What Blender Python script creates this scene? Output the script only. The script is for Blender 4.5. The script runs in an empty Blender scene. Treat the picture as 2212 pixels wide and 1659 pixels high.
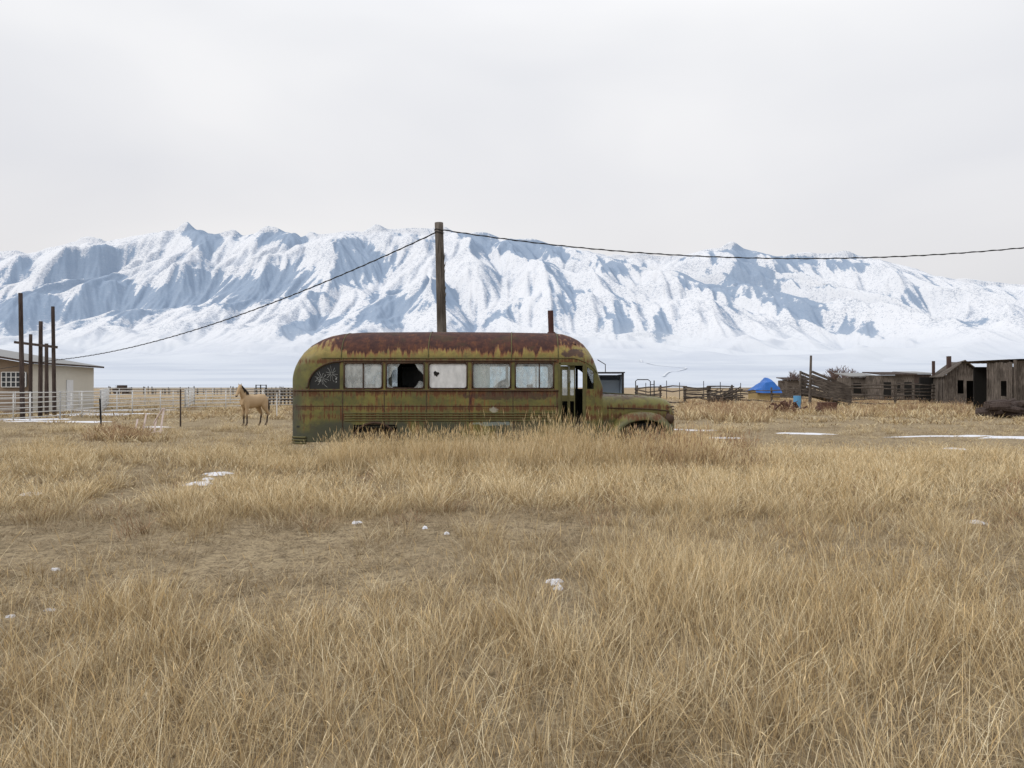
import bpy, math, random
import numpy as np
from mathutils import Vector, Matrix
random.seed(7); rng=np.random.default_rng(11)
F=1660.0; CH=1.6
def PX(px,d): return (px-1106)/F*d
def PZ(py,d): return CH-(py-835)/F*d
scene=bpy.context.scene
# ---------------------------------------------------------------- helpers
class NT:
    def __init__(s,name):
        s.mat=bpy.data.materials.new(name); s.mat.use_nodes=True
        s.t=s.mat.node_tree; s.t.nodes.clear()
        s.out=s.t.nodes.new('ShaderNodeOutputMaterial')
    def n(s,t): return s.t.nodes.new(t)
    def set(s,sock,v):
        if isinstance(v,bpy.types.NodeSocket): s.t.links.new(v,sock)
        elif isinstance(v,(tuple,list)) and len(v)==3 and sock.type=='RGBA': sock.default_value=(*v,1)
        else: sock.default_value=v
    def m(s,op,a,b=0.0,c=0.0,clamp=False):
        n=s.n('ShaderNodeMath'); n.operation=op; n.use_clamp=clamp
        s.set(n.inputs[0],a); s.set(n.inputs[1],b); s.set(n.inputs[2],c); return n.outputs[0]
    def mix(s,f,a,b):
        n=s.n('ShaderNodeMix'); n.data_type='RGBA'; s.set(n.inputs[0],f); s.set(n.inputs[6],a); s.set(n.inputs[7],b); return n.outputs[2]
    def obj(s): return s.n('ShaderNodeTexCoord').outputs['Object']
    def pos(s): return s.n('ShaderNodeNewGeometry').outputs['Position']
    def xyz(s,v):
        n=s.n('ShaderNodeSeparateXYZ'); s.set(n.inputs[0],v); return n.outputs
    def map(s,v,scale=(1,1,1),loc=(0,0,0),rot=(0,0,0)):
        n=s.n('ShaderNodeMapping'); s.set(n.inputs[0],v); n.inputs['Scale'].default_value=scale; n.inputs['Location'].default_value=loc; n.inputs['Rotation'].default_value=rot; return n.outputs[0]
    def noise(s,v,scale,detail=4,rough=.55,dist=0):
        n=s.n('ShaderNodeTexNoise'); s.set(n.inputs['Vector'],v); n.inputs['Scale'].default_value=scale; n.inputs['Detail'].default_value=detail
        n.inputs['Roughness'].default_value=rough; n.inputs['Distortion'].default_value=dist; return n.outputs['Fac']
    def step(s,v,a,b,lo=0.0,hi=1.0):
        n=s.n('ShaderNodeMapRange'); n.interpolation_type='SMOOTHSTEP'; s.set(n.inputs[0],v); n.inputs[1].default_value=a; n.inputs[2].default_value=b
        n.inputs[3].default_value=lo; n.inputs[4].default_value=hi; return n.outputs[0]
    def attr(s,name):
        n=s.n('ShaderNodeAttribute'); n.attribute_name=name; return n.outputs['Fac']
    def bump(s,h,strength=.4,dist=.02):
        n=s.n('ShaderNodeBump'); n.inputs['Strength'].default_value=strength; n.inputs['Distance'].default_value=dist; s.set(n.inputs['Height'],h); return n.outputs[0]
    def pbr(s,col,rough=.8,metal=0.0,normal=None,spec=.3):
        n=s.n('ShaderNodeBsdfPrincipled'); s.set(n.inputs['Base Color'],col); s.set(n.inputs['Roughness'],rough); s.set(n.inputs['Metallic'],metal)
        n.inputs['Specular IOR Level'].default_value=spec
        if normal is not None: s.set(n.inputs['Normal'],normal)
        return n.outputs[0]
    def fin(s,sh): s.t.links.new(sh,s.out.inputs[0]); return s.mat

class MB:
    def __init__(s): s.v=[];s.f=[];s.m=[]
    def add(s,vs,fs,m=0):
        o=len(s.v); s.v+=[tuple(v) for v in vs]; s.f+=[[i+o for i in f] for f in fs]; s.m+=[m]*len(fs)
    def box(s,x0,x1,y0,y1,z0,z1,m=0,R=None):
        vs=[Vector((x,y,z)) for x in (x0,x1) for y in (y0,y1) for z in (z0,z1)]
        if R is not None:
            c=Vector(((x0+x1)/2,(y0+y1)/2,(z0+z1)/2)); vs=[c+R@(v-c) for v in vs]
        s.add(vs,[(0,1,3,2),(4,6,7,5),(0,4,5,1),(2,3,7,6),(0,2,6,4),(1,5,7,3)],m)
    def beam(s,p,q,w,h,m=0,up=(0,0,1)):
        p=Vector(p);q=Vector(q);t=(q-p).normalized();u=Vector(up)
        if abs(t.dot(u))>.95: u=Vector((0,1,0))
        a=t.cross(u).normalized();b=a.cross(t)
        vs=[c+a*(sx*w/2)+b*(sz*h/2) for c in (p,q) for sx,sz in ((-1,-1),(1,-1),(1,1),(-1,1))]
        s.add(vs,[(0,1,2,3),(7,6,5,4),(0,4,5,1),(1,5,6,2),(2,6,7,3),(3,7,4,0)],m)
    def path(s,pts,r,n=8,m=0,caps=True):
        pts=[Vector(p) for p in pts]
        if not hasattr(r,'__len__'): r=[r]*len(pts)
        vs=[];ref=None
        for i,p in enumerate(pts):
            t=(pts[min(i+1,len(pts)-1)]-pts[max(i-1,0)]).normalized()
            if ref is None: ref=Vector((0,0,1)) if abs(t.z)<.9 else Vector((1,0,0))
            a=t.cross(ref).normalized(); b=a.cross(t).normalized(); ref=b
            for k in range(n):
                an=2*math.pi*k/n; vs.append(p+(a*math.cos(an)+b*math.sin(an))*r[i])
        fs=[(i*n+k,i*n+(k+1)%n,(i+1)*n+(k+1)%n,(i+1)*n+k) for i in range(len(pts)-1) for k in range(n)]
        if caps: fs+=[tuple(range(n-1,-1,-1)),tuple(range((len(pts)-1)*n,len(pts)*n))]
        s.add(vs,fs,m)
    def loft(s,rings,n=16,m=0,lat=(0,1,0)):
        lat=Vector(lat); vs=[]
        C=[Vector(r[:3]) for r in rings]
        for i,r in enumerate(rings):
            t=(C[min(i+1,len(C)-1)]-C[max(i-1,0)]).normalized(); b=t.cross(lat).normalized()
            for k in range(n):
                an=2*math.pi*k/n; vs.append(C[i]+lat*(math.cos(an)*r[3])+b*(math.sin(an)*r[4]))
        L=len(rings)
        fs=[(i*n+k,i*n+(k+1)%n,(i+1)*n+(k+1)%n,(i+1)*n+k) for i in range(L-1) for k in range(n)]
        fs+=[tuple(range(n-1,-1,-1)),tuple(range((L-1)*n,L*n))]
        s.add(vs,fs,m)
    def obj(s,name,mats,parent=None,smooth=False,fix=True):
        me=bpy.data.meshes.new(name); me.from_pydata(s.v,[],s.f)
        for mt in mats: me.materials.append(mt)
        me.polygons.foreach_set('material_index',s.m)
        me.polygons.foreach_set('use_smooth',[smooth]*len(s.f))
        if fix:
            import bmesh
            bm=bmesh.new(); bm.from_mesh(me); bmesh.ops.recalc_face_normals(bm,faces=bm.faces); bm.to_mesh(me); bm.free()
        o=bpy.data.objects.new(name,me); scene.collection.objects.link(o)
        if parent: par(o,parent)
        return o
def par(o,p):
    o.parent=p; o.matrix_parent_inverse=Matrix.Translation(p.location).inverted()
def empty(name,loc=(0,0,0)):
    e=bpy.data.objects.new(name,None); e.location=loc; scene.collection.objects.link(e); e.empty_display_size=.3; return e
_perm=np.random.default_rng(5).permutation(512)
_ang=np.random.default_rng(6).random(512)*2*np.pi
_r1=np.random.default_rng(8).random(512); _r2=np.random.default_rng(9).random(512)
def pn(x,y,seed=0):
    xi=np.floor(x).astype(int); yi=np.floor(y).astype(int); xf=x-xi; yf=y-yi
    u=xf*xf*xf*(xf*(xf*6-15)+10); v=yf*yf*yf*(yf*(yf*6-15)+10)
    def g(ix,iy,fx,fy):
        h=_perm[(_perm[(ix+seed*57)%512]+iy)%512]; a=_ang[h]; return np.cos(a)*fx+np.sin(a)*fy
    a=g(xi,yi,xf,yf);b=g(xi+1,yi,xf-1,yf);c=g(xi,yi+1,xf,yf-1);d=g(xi+1,yi+1,xf-1,yf-1)
    return ((a*(1-u)+b*u)*(1-v)+(c*(1-u)+d*u)*v)*1.4
def ero(px,py,dx,dy):
    ix=np.floor(px).astype(int);iy=np.floor(py).astype(int);fx=px-ix;fy=py-iy
    va=0;vx=0;vy=0;wt=0
    for i in range(-2,2):
        for j in range(-2,2):
            k=_perm[(_perm[(ix-i)%512]+(iy-j))%512]
            ax=fx+i-_r1[k]*.5; ay=fy+j-_r2[k]*.5
            w=np.exp(-2*(ax*ax+ay*ay)); mg=(ax*dx+ay*dy)*2*np.pi; sn_=np.sin(mg)
            va=va+np.cos(mg)*w; vx=vx-sn_*dx*w; vy=vy-sn_*dy*w; wt=wt+w
    return va/wt,vx/wt,vy/wt
def sstep(x,a,b):
    t=np.clip((x-a)/(b-a),0,1); return t*t*(3-2*t)
def gridmesh(name,X,Y,Z,mat,attrs={}):
    R,C=X.shape; me=bpy.data.meshes.new(name)
    co=np.stack([X,Y,Z],-1).reshape(-1,3).astype(np.float32)
    i=np.arange((R-1)*(C-1)); r=i//(C-1); c=i%(C-1); a=r*C+c
    q=np.stack([a,a+1,a+C+1,a+C],-1).astype(np.int32)
    me.vertices.add(R*C); me.vertices.foreach_set('co',co.ravel())
    me.loops.add(len(q)*4); me.loops.foreach_set('vertex_index',q.ravel())
    me.polygons.add(len(q)); me.polygons.foreach_set('loop_start',np.arange(len(q),dtype=np.int32)*4)
    me.polygons.foreach_set('use_smooth',np.ones(len(q),bool))
    me.update(calc_edges=True); me.validate()
    for k,v in attrs.items():
        at=me.attributes.new(k,'FLOAT','POINT'); at.data.foreach_set('value',v.astype(np.float32).ravel())
    me.materials.append(mat)
    o=bpy.data.objects.new(name,me); scene.collection.objects.link(o); return o
# ---------------------------------------------------------------- camera / world / sun
cam=bpy.data.cameras.new('camera'); co=bpy.data.objects.new('camera',cam); scene.collection.objects.link(co)
co.location=(0,0,CH); co.rotation_euler=(math.radians(90)+math.atan(5.5/F),0,0)
cam.sensor_width=36; cam.lens=36*F/2212; cam.clip_start=.1; cam.clip_end=40000; scene.camera=co
SE,SAZ=math.radians(36),math.radians(240)
w=bpy.data.worlds.new('World'); scene.world=w; w.use_nodes=True; t=w.node_tree; t.nodes.clear()
wo=t.nodes.new('ShaderNodeOutputWorld'); L=t.links.new
sky=t.nodes.new('ShaderNodeTexSky'); sky.sky_type='NISHITA'; sky.sun_disc=False; sky.sun_elevation=SE; sky.sun_rotation=SAZ
b1=t.nodes.new('ShaderNodeBackground'); L(sky.outputs[0],b1.inputs[0]); b1.inputs[1].default_value=.1
tc=t.nodes.new('ShaderNodeTexCoord'); sp=t.nodes.new('ShaderNodeSeparateXYZ'); L(tc.outputs['Generated'],sp.inputs[0])
mp=t.nodes.new('ShaderNodeMapping'); mp.inputs['Scale'].default_value=(1.2,1.2,3.0); mp.inputs['Rotation'].default_value=(0,.25,0); L(tc.outputs['Generated'],mp.inputs[0])
nz=t.nodes.new('ShaderNodeTexNoise'); nz.inputs['Scale'].default_value=1.35; nz.inputs['Detail'].default_value=4; nz.inputs['Roughness'].default_value=.42; nz.inputs['Distortion'].default_value=.3
L(mp.outputs[0],nz.inputs['Vector'])
cr=t.nodes.new('ShaderNodeValToRGB'); e=cr.color_ramp; e.elements[0].position=.3; e.elements[0].color=(.69,.70,.735,1); e.elements[1].position=.7; e.elements[1].color=(.87,.866,.868,1)
L(nz.outputs['Fac'],cr.inputs[0])
gr=t.nodes.new('ShaderNodeValToRGB'); g=gr.color_ramp; g.elements[0].position=0; g.elements[0].color=(.50,.49,.48,1); g.elements[1].position=1; g.elements[1].color=(.82,.82,.82,1)
for p_,c_ in ((.14,(.512,.502,.496)),(.25,(.495,.495,.503)),(.42,(.56,.562,.565)),(.65,(.75,.75,.76))):
    q=g.elements.new(p_); q.color=(*c_,1)
L(sp.outputs['Z'],gr.inputs[0])
mu=t.nodes.new('ShaderNodeMix'); mu.data_type='RGBA'; mu.blend_type='MULTIPLY'; mu.inputs[0].default_value=1
L(cr.outputs[0],mu.inputs[6]); L(gr.outputs[0],mu.inputs[7])
b2=t.nodes.new('ShaderNodeBackground'); L(mu.outputs[2],b2.inputs[0]); b2.inputs[1].default_value=2.05
ms=t.nodes.new('ShaderNodeMixShader'); ms.inputs[0].default_value=.95; L(b1.outputs[0],ms.inputs[1]); L(b2.outputs[0],ms.inputs[2]); L(ms.outputs[0],wo.inputs[0])
sl=bpy.data.lights.new('sun','SUN'); sl.energy=1.2; sl.angle=math.radians(14); sl.color=(1,.97,.92)
so=bpy.data.objects.new('sun',sl); scene.collection.objects.link(so)
sd=Vector((math.sin(SAZ)*math.cos(SE),math.cos(SAZ)*math.cos(SE),math.sin(SE))); so.rotation_euler=sd.to_track_quat('Z','Y').to_euler(); so.location=sd*50
scene.view_settings.view_transform='Standard'; scene.view_settings.look='None'; scene.view_settings.exposure=0
# ---------------------------------------------------------------- materials
def simple(name,col,rough=.8,var=.3,scale=6,metal=0.0,sc=(1,1,1)):
    N=NT(name); v=N.map(N.obj(),scale=sc); f=N.noise(v,scale,6,.6)
    a=tuple(c*(1-var) for c in col); b=tuple(min(1,c*(1+var)) for c in col)
    return N.fin(N.pbr(N.mix(f,a,b),rough,metal,N.bump(f,.3,.01)))
def woodmat(name,a,b,sc=(6,6,.6),scale=3):
    N=NT(name); o=N.obj(); f=N.noise(N.map(o,scale=sc),scale,8,.7); g=N.noise(o,.9,3)
    c=N.mix(N.step(f,.3,.7),a,b); c=N.mix(N.step(g,.4,.7,0,.5),c,tuple(x*.5 for x in a))
    return N.fin(N.pbr(c,.9,0.0,N.bump(f,.6,.02),.1))
M_pole=woodmat('weathered_pole_wood',(.05,.042,.035),(.20,.175,.15),(12,12,.5))
M_poled=woodmat('dark_pole_wood',(.035,.025,.022),(.11,.085,.075),(12,12,.5))
M_grey=woodmat('grey_barn_wood',(.045,.036,.03),(.21,.18,.155),(5,5,.7))
M_rail=woodmat('old_rail_wood',(.04,.032,.027),(.16,.135,.115),(.8,.8,6))
M_white=simple('white_pipe_paint',(.60,.60,.59),.5,.12)
M_dark=simple('black_steel',(.02,.02,.022),.6)
M_cable=simple('cable_rubber',(.018,.018,.02),.7)
M_hole=simple('dark_interior',(.012,.011,.01),.95)
M_snow=simple('snow_cover',(.68,.69,.73),.6,.08,8)
M_road=simple('snow_covered_road',(.60,.63,.67),.9,.05,.01)
M_tarp=simple('blue_tarp_plastic',(.02,.12,.42),.5,.35,1.5)
M_stucco=simple('beige_stucco',(.52,.49,.42),.9,.06,3)
M_brown=simple('brown_siding',(.24,.18,.13),.9,.2,3)
M_roofm=simple('grey_metal_roof',(.22,.22,.215),.6,.15,1)
M_blueg=simple('blue_grey_siding',(.20,.25,.31),.7,.15,1)
M_rusty=simple('rusty_scrap',(.09,.045,.032),.9,.5,4)
M_chim=simple('sooty_brick',(.07,.045,.038),.9,.4,5)
M_blue=simple('blue_barrel_plastic',(.10,.28,.48),.5,.1)
M_bark=simple('twig_bark',(.15,.105,.095),.9,.3)
M_glassd=simple('window_dark_glass',(.03,.035,.04),.15)
N=NT('field_soil'); p=N.pos(); f1=N.noise(p,.25,5); f2=N.noise(p,9,8,.7); f3=N.noise(N.map(p,scale=(.004,.02,.01)),1,4); f4=N.noise(N.map(p,scale=(1,.6,1),rot=(0,0,.5)),38,4,.8)
c=N.mix(N.step(N.m('ADD',N.m('MULTIPLY',f2,.5),N.m('MULTIPLY',f4,.5)),.36,.60),(.10,.075,.05),(.42,.335,.21)); c=N.mix(N.step(f1,.35,.65,0,.5),c,(.25,.20,.13))
yy=N.xyz(p)[1]; far=N.step(yy,35,110); c=N.mix(far,c,N.mix(N.step(f3,.35,.65),(.38,.295,.185),(.29,.22,.145)))
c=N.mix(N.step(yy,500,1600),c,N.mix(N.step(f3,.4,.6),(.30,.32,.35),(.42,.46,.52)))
M_ground=N.fin(N.pbr(c,.95,0.0,N.bump(f2,.8,.05),.05))
def grassmat(name,A,B,C,Dk):
    N=NT(name); p=N.pos(); h=N.attr('h'); r=N.attr('cr'); br=N.attr('br')
    f=N.noise(p,.5,5,.65); c=N.mix(N.step(f,.38,.62),A,B); c=N.mix(N.m('MULTIPLY',r,.6),c,B)
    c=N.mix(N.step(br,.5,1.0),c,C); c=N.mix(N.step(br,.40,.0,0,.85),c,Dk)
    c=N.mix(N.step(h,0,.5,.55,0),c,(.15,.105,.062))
    d=N.n('ShaderNodeBsdfDiffuse'); N.set(d.inputs[0],c); return N.fin(d.outputs[0])
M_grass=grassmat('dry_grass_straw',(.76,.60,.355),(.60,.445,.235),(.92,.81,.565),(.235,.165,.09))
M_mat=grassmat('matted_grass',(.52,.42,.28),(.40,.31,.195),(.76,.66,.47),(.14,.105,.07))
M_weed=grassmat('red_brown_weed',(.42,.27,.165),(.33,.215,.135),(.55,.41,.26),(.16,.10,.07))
# ---------------------------------------------------------------- ground
SNOW=[(PX(432,12.5),12.5,.24,.20),(PX(472,13.6),13.6,.24,.20),(PX(450,13.0),13.0,.10,.10),(PX(72,11.4),11.4,.19,.12),(PX(1198,6.25),6.25,.065,.08),(PX(1207,6.05),6.05,.04,.05),
 (PX(2112,9.1),9.1,.09,.14),(PX(110,5.6),5.6,.05,.025),(PX(25,5.4),5.4,.03,.03),(PX(770,9),9,.06,.09),(PX(120,6.7),6.7,.035,.03),(PX(918,8.6),8.6,.03,.05),(PX(965,8.3),8.3,.03,.03),
 (PX(1740,26),26,.9,.42),(PX(2060,24.6),24.6,1.8,.34),(PX(2180,23.6),23.6,.9,.34),(PX(2250,24),24,1.4,.35),(PX(2062,19.6),19.6,.35,.12),
 (PX(140,34.5),34.5,2.2,.7),(PX(60,37),37,2.6,1.0),(PX(230,44),44,3.0,1.3),(PX(180,51),51,2.6,2),(PX(300,52),52,2.4,1.4),(PX(330,30),30,.7,.3),(PX(1500,28),28,.9,.3),(PX(1560,24),24,.5,.14)]
ys=np.concatenate([np.linspace(-30,0,20),np.linspace(.4,60,150),np.geomspace(61,2600,80)])
xs=np.concatenate([-np.geomspace(2600,41,50),np.linspace(-40,40,161),np.geomspace(41,2600,50)])
X,Y=np.meshgrid(xs,ys); 
def gz(x,y):
    x=np.asarray(x,float);y=np.asarray(y,float)
    return (pn(x*.25,y*.25,3)*.07+pn(x*1.1,y*1.1,4)*.025)*np.clip((90-np.abs(y))/60,0,1)
gridmesh('ground',X,Y,gz(X,Y),M_ground)
for (sx,sy,rx,ry) in SNOW:
    n=40; k=3; hh_=min(.03,.22*min(rx,ry)); vs=[(sx,sy,float(gz(sx,sy))+hh_+.012)]; fs=[]
    ph=random.random()*50
    for j in range(1,k+1):
        for i in range(n):
            a=2*math.pi*i/n; rr=(1+.30*math.sin(a*3+ph)+.22*math.sin(a*5+ph*2)+.15*math.sin(a*11+ph*3))*j/k
            x=sx+rx*rr*math.cos(a); y=sy+ry*rr*math.sin(a); z=float(gz(x,y))+(.012+hh_*(1-(j/k)**2)*random.uniform(.6,1.2) if j<k else -.02)
            vs.append((x,y,z))
    for i in range(n): fs.append((0,1+i,1+(i+1)%n))
    for j in range(k-1):
        for i in range(n): fs.append((1+j*n+i,1+j*n+(i+1)%n,1+(j+1)*n+(i+1)%n,1+(j+1)*n+i))
    b=MB(); b.add(vs,fs); b.obj('snow_patch',[M_snow],smooth=True)
# ---------------------------------------------------------------- mountains
SK=[(-1800,640),(-900,600),(-400,575),(-150,560),(0,552),(60,548),(130,530),(190,522),(210,527),(270,515),(330,505),(370,496),(405,491),(432,496),(462,504),(520,509),(560,500),(620,501),(660,513),(720,508),(775,504),(812,496),(850,502),(900,504),(960,500),(1000,506),(1060,511),(1120,520),(1180,526),(1240,536),(1300,550),(1380,559),(1420,557),(1480,550),(1530,542),(1582,533),(1620,539),(1680,551),(1740,557),(1830,553),(1900,560),(1970,578),(2020,596),(2060,604),(2120,610),(2212,622),(2500,640),(3000,660),(4200,690)]
U=np.linspace(-1.05,1.05,1600); yrow=np.concatenate([np.linspace(1400,4200,30),np.linspace(4240,9500,590),np.linspace(9520,10800,20)])
UU,YY=np.meshgrid(U,yrow); XX=UU*YY
skp=np.interp(UU*F+1106,[a for a,_ in SK],[b for _,b in SK]); esky=(835-skp)/F
frac=np.interp(YY,[1400,2500,4000,5000,5600,6300,7000,7800,8600,9300,9500,9800,10800],[0,.035,.13,.20,.27,.38,.49,.64,.82,.965,1,.93,.5])
e0=frac*.17*(1-sstep(YY,5500,9300))+frac*esky*sstep(YY,5500,9300)
lean=np.sin(XX/2600.+.6)*.75
wx=XX+pn(XX/2600,YY/2600,1)*700+pn(XX/800,YY/800,2)*150+(YY-9000)*lean
wy=YY+pn(XX/2000,YY/2000,12)*500
def ridg(n): return 1-np.abs(n)*2.2
r1=ridg(pn(wx/1700,wy/5200,21)); r2=ridg(pn(wx/800+wy/4200,wy/2400,22))
win=sstep(YY,4700,6600)*(1-sstep(YY,8900,9480)*.93)
fh=pn(XX/950+3,YY/520,45)+.5*pn(XX/420,YY/260+4,46)
fhw=sstep(YY,4400,5100)*(1-sstep(YY,6400,7300))
Z0=YY*(e0+((r1-.45)*.66+(r2-.45)*.28)*.055*win)+np.maximum(fh,-.15)*62*fhw
def grads(Z):
    gy=np.gradient(Z,axis=0)/np.gradient(YY,axis=0); dxu=np.gradient(XX,axis=1); gx=np.gradient(Z,axis=1)/dxu
    return gx,gy-gx*UU
g0x,g0y=grads(Z0)
def blur(a,n,ax=1):
    pad=((0,0),(n,n)) if ax==1 else ((n,n),(0,0))
    c=np.cumsum(np.pad(a,pad,mode='edge'),axis=ax)
    return ((c[:,2*n:]-c[:,:-2*n])[:, :a.shape[1]] if ax==1 else (c[2*n:]-c[:-2*n])[:a.shape[0]])/(2*n)
g0x=blur(blur(g0x,12),12,0); g0y=blur(blur(g0y,12),12,0)
mg=np.sqrt(g0x**2+g0y**2)+1e-4; kk=np.minimum(1.15,mg*4.2)/mg
dX,dY=g0y*kk,-g0x*kk
eh=0;ex=0;ey=0;a_=1.0;f_=1.0; hi_f=0
for o_ in range(5):
    q=ero(XX/760*f_+o_*7.3,YY/1000*f_+o_*3.1,dX+ey*.55,dY-ex*.55)
    eh=eh+q[0]*a_; ex=ex+q[1]*a_; ey=ey+q[2]*a_
    if o_>=2: hi_f=hi_f+q[0]*a_
    a_*=.54; f_*=1.95
hiw=sstep(YY,5600,8000)
ewin=sstep(YY,4600,6600)*(.38+.62*hiw)*(1-sstep(YY,9000,9500)*.55)
Z1=Z0+eh*62*ewin
E=Z1/YY
cap=esky*np.interp(YY,[1400,8000,9200,9450,9500,12000],[.93,.945,.985,1,1,1])+eh*.0026+hi_f*.0042
k_=.0025
E=np.where(YY<9490,-k_*np.log(np.exp(-E/k_)+np.exp(-cap/k_)),e0+(eh*.0026+hi_f*.0042)*(YY<9560))
Z=YY*E+CH-3*(1-sstep(YY,1400,2200))-1.2
gx,gy=grads(Z)
gs=blur(gx,3); curv=np.clip((blur(Z,8)-Z)/14.,-1,1)
gb=blur(blur(gx,16),8,0)
PXs=UU*F+1106; PYs=835-(Z-CH)/YY*F
nz1=pn(XX/700,YY/700,31); nz2=pn(XX/190,YY/190,32); nz3=pn(XX/60,YY/60,33)
bias=np.zeros_like(Z)
for (cx,cy,rx,ry,an,st) in [(330,650,240,32,-.12,1),(560,620,230,38,-.12,1),(850,665,140,40,-.25,1),(800,560,90,45,.3,.6),(1620,610,175,62,.25,1.1),(1700,660,135,38,.3,1.05),(1850,705,90,40,.1,1),(1330,690,55,50,-.9,.7),(1430,700,45,45,-.9,.7),(1130,535,150,24,.15,1),(20,665,90,32,-.3,1),(220,605,95,26,.3,.9),(2090,700,95,16,-.2,.8),(435,512,55,24,.4,1.1),(1330,575,80,18,.1,.8),(600,515,90,20,0,.8),(1790,570,130,20,.1,.8),(1060,690,80,20,-.5,.6),(700,700,110,20,-.2,.9),(1250,640,60,40,-.8,.5),(1960,640,90,26,.3,.6)]:
    a=PXs-cx; b=PYs-cy; u=(a*math.cos(an)+b*math.sin(an))/rx; v=(-a*math.sin(an)+b*math.cos(an))/ry
    bias=np.maximum(bias,np.clip(1.25-np.sqrt(u*u+v*v),0,1)*st)
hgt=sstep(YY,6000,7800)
tree=-gs*.58-gb*.5+curv*.24+nz1*.32+nz2*.24+nz3*.18+bias*1.05-.47+.20*hgt  # forest cover plus shade of right-facing slopes and gullies put into the mask
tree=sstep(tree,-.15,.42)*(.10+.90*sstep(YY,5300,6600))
lee_shade=sstep(-gs+nz2*.10+curv*.25,-.05,.45)*sstep(YY,4700,5800)  # soft shade of slopes turned from the sun, painted as a mask
low_haze=1-sstep(PYs*-1,-800,-685)  # mask for the haze painted over the foot of the range
N=NT('snowy_mountain'); p=N.pos(); tr=N.attr('tree'); lo=N.attr('low_haze'); le=N.attr('lee_shade')
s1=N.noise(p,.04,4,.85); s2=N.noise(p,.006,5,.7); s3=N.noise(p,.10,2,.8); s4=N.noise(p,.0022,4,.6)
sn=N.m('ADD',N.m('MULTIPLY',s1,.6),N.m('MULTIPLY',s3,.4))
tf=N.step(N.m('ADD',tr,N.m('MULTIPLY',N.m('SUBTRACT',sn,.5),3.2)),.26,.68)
snow=N.mix(N.m('MULTIPLY',le,.42),(.685,.70,.73),(.45,.51,.605))  # slope shade painted into the snow as a bluer tone
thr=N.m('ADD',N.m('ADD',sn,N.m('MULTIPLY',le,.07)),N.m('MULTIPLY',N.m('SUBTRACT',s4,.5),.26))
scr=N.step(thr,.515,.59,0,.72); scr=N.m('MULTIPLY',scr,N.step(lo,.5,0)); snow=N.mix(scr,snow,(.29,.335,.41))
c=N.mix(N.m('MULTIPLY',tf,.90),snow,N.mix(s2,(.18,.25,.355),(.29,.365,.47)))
fan_haze=N.mix(N.step(N.noise(N.map(p,scale=(.0007,.0014,.001)),1.0,7,.65),.40,.62),(.51,.555,.615),(.41,.46,.54))  # valley fan colour with bluish air haze mixed in
c=N.mix(N.m('MULTIPLY',lo,.78),c,fan_haze)
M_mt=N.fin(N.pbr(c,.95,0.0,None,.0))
gridmesh('snowy_mountains',XX,YY,Z,M_mt,{'tree':tree,'low_haze':low_haze,'lee_shade':lee_shade})
b=MB(); pts=[]
for (px,d) in [(1384,5000),(1387,4850),(1392,4700),(1404,4550),(1430,4400),(1458,4280),(1476,4180),(1482,4080),(1478,3980),(1464,3850),(1448,3700),(1438,3400),(1432,3000)]:
    i=int(np.argmin(abs(yrow-d))); j=int(np.argmin(abs(U-(px-1106)/F))); pts.append(Vector((XX[i,j],YY[i,j],Z[i,j]+5)))
sm_=[]
for i in range(len(pts)-1):
    for k in range(4):
        p0=pts[max(i-1,0)];p1=pts[i];p2=pts[i+1];p3=pts[min(i+2,len(pts)-1)];t_=k/4
        sm_.append(.5*((2*p1)+(p2-p0)*t_+(2*p0-5*p1+4*p2-p3)*t_*t_+(3*p1-p0-3*p2+p3)*t_**3))
vs=[]
for q in sm_: vs+=[(q.x-4.5,q.y,q.z),(q.x+4.5,q.y,q.z)]
b.add(vs,[(2*i,2*i+1,2*i+3,2*i+2) for i in range(len(sm_)-1)]); b.obj('snowy_road',[M_road])
# ---------------------------------------------------------------- BUS
N=NT('rusted_olive_paint'); o=N.obj(); x,y,z=N.xyz(o)
big=N.noise(o,1.1,5,.6); fine=N.noise(o,7,8,.7); st=N.noise(N.map(o,scale=(7,2,.7)),1.6,6,.65); st2=N.noise(N.map(o,scale=(16,3,1.2)),1.5,5,.6); blo=N.noise(N.map(o,scale=(1,1,1.4),loc=(3,3,3)),2.3,7,.65)
ol=N.mix(N.step(big,.35,.65),(.088,.088,.025),(.165,.150,.035)); ol=N.mix(N.step(fine,.42,.72,0,.75),ol,(.05,.046,.022))
hi=N.step(z,2.1,2.3); ol=N.mix(hi,ol,N.mix(N.step(fine,.3,.7),(.15,.12,.026),(.28,.21,.05)))
rustc=N.mix(N.step(fine,.35,.7),(.036,.015,.014),(.088,.034,.022)); rusto=N.mix(fine,(.24,.095,.025),(.14,.055,.018))
xm=N.m('MULTIPLY',N.step(x,-3.75,-3.30),N.step(x,1.0,.75))
lev=N.m('ADD',N.m('MULTIPLY',N.step(z,2.16,2.55),.62),N.m('MULTIPLY',N.m('SUBTRACT',st,.5),1.45))
lev=N.m('ADD',lev,N.m('MULTIPLY',N.m('SUBTRACT',big,.5),.7)); lev=N.m('SUBTRACT',lev,N.m('MULTIPLY',N.m('SUBTRACT',1.0,xm),.33))
ro=N.step(lev,.06,.26); rd=N.step(lev,.17,.33)
def band(zc,wd): return N.step(N.m('ABSOLUTE',N.m('SUBTRACT',z,zc)),wd,0)
bd=N.m('MAXIMUM',N.m('MAXIMUM',band(2.12,.12),band(1.48,.16)),N.m('MAXIMUM',band(1.16,.12),band(.98,.15)))
be=N.m('ADD',N.m('MULTIPLY',bd,.30),N.m('MULTIPLY',N.m('SUBTRACT',N.m('ADD',N.m('MULTIPLY',st2,.65),N.m('MULTIPLY',fine,.35)),.5),1.9))
bm_=N.step(be,.19,.36)
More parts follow.
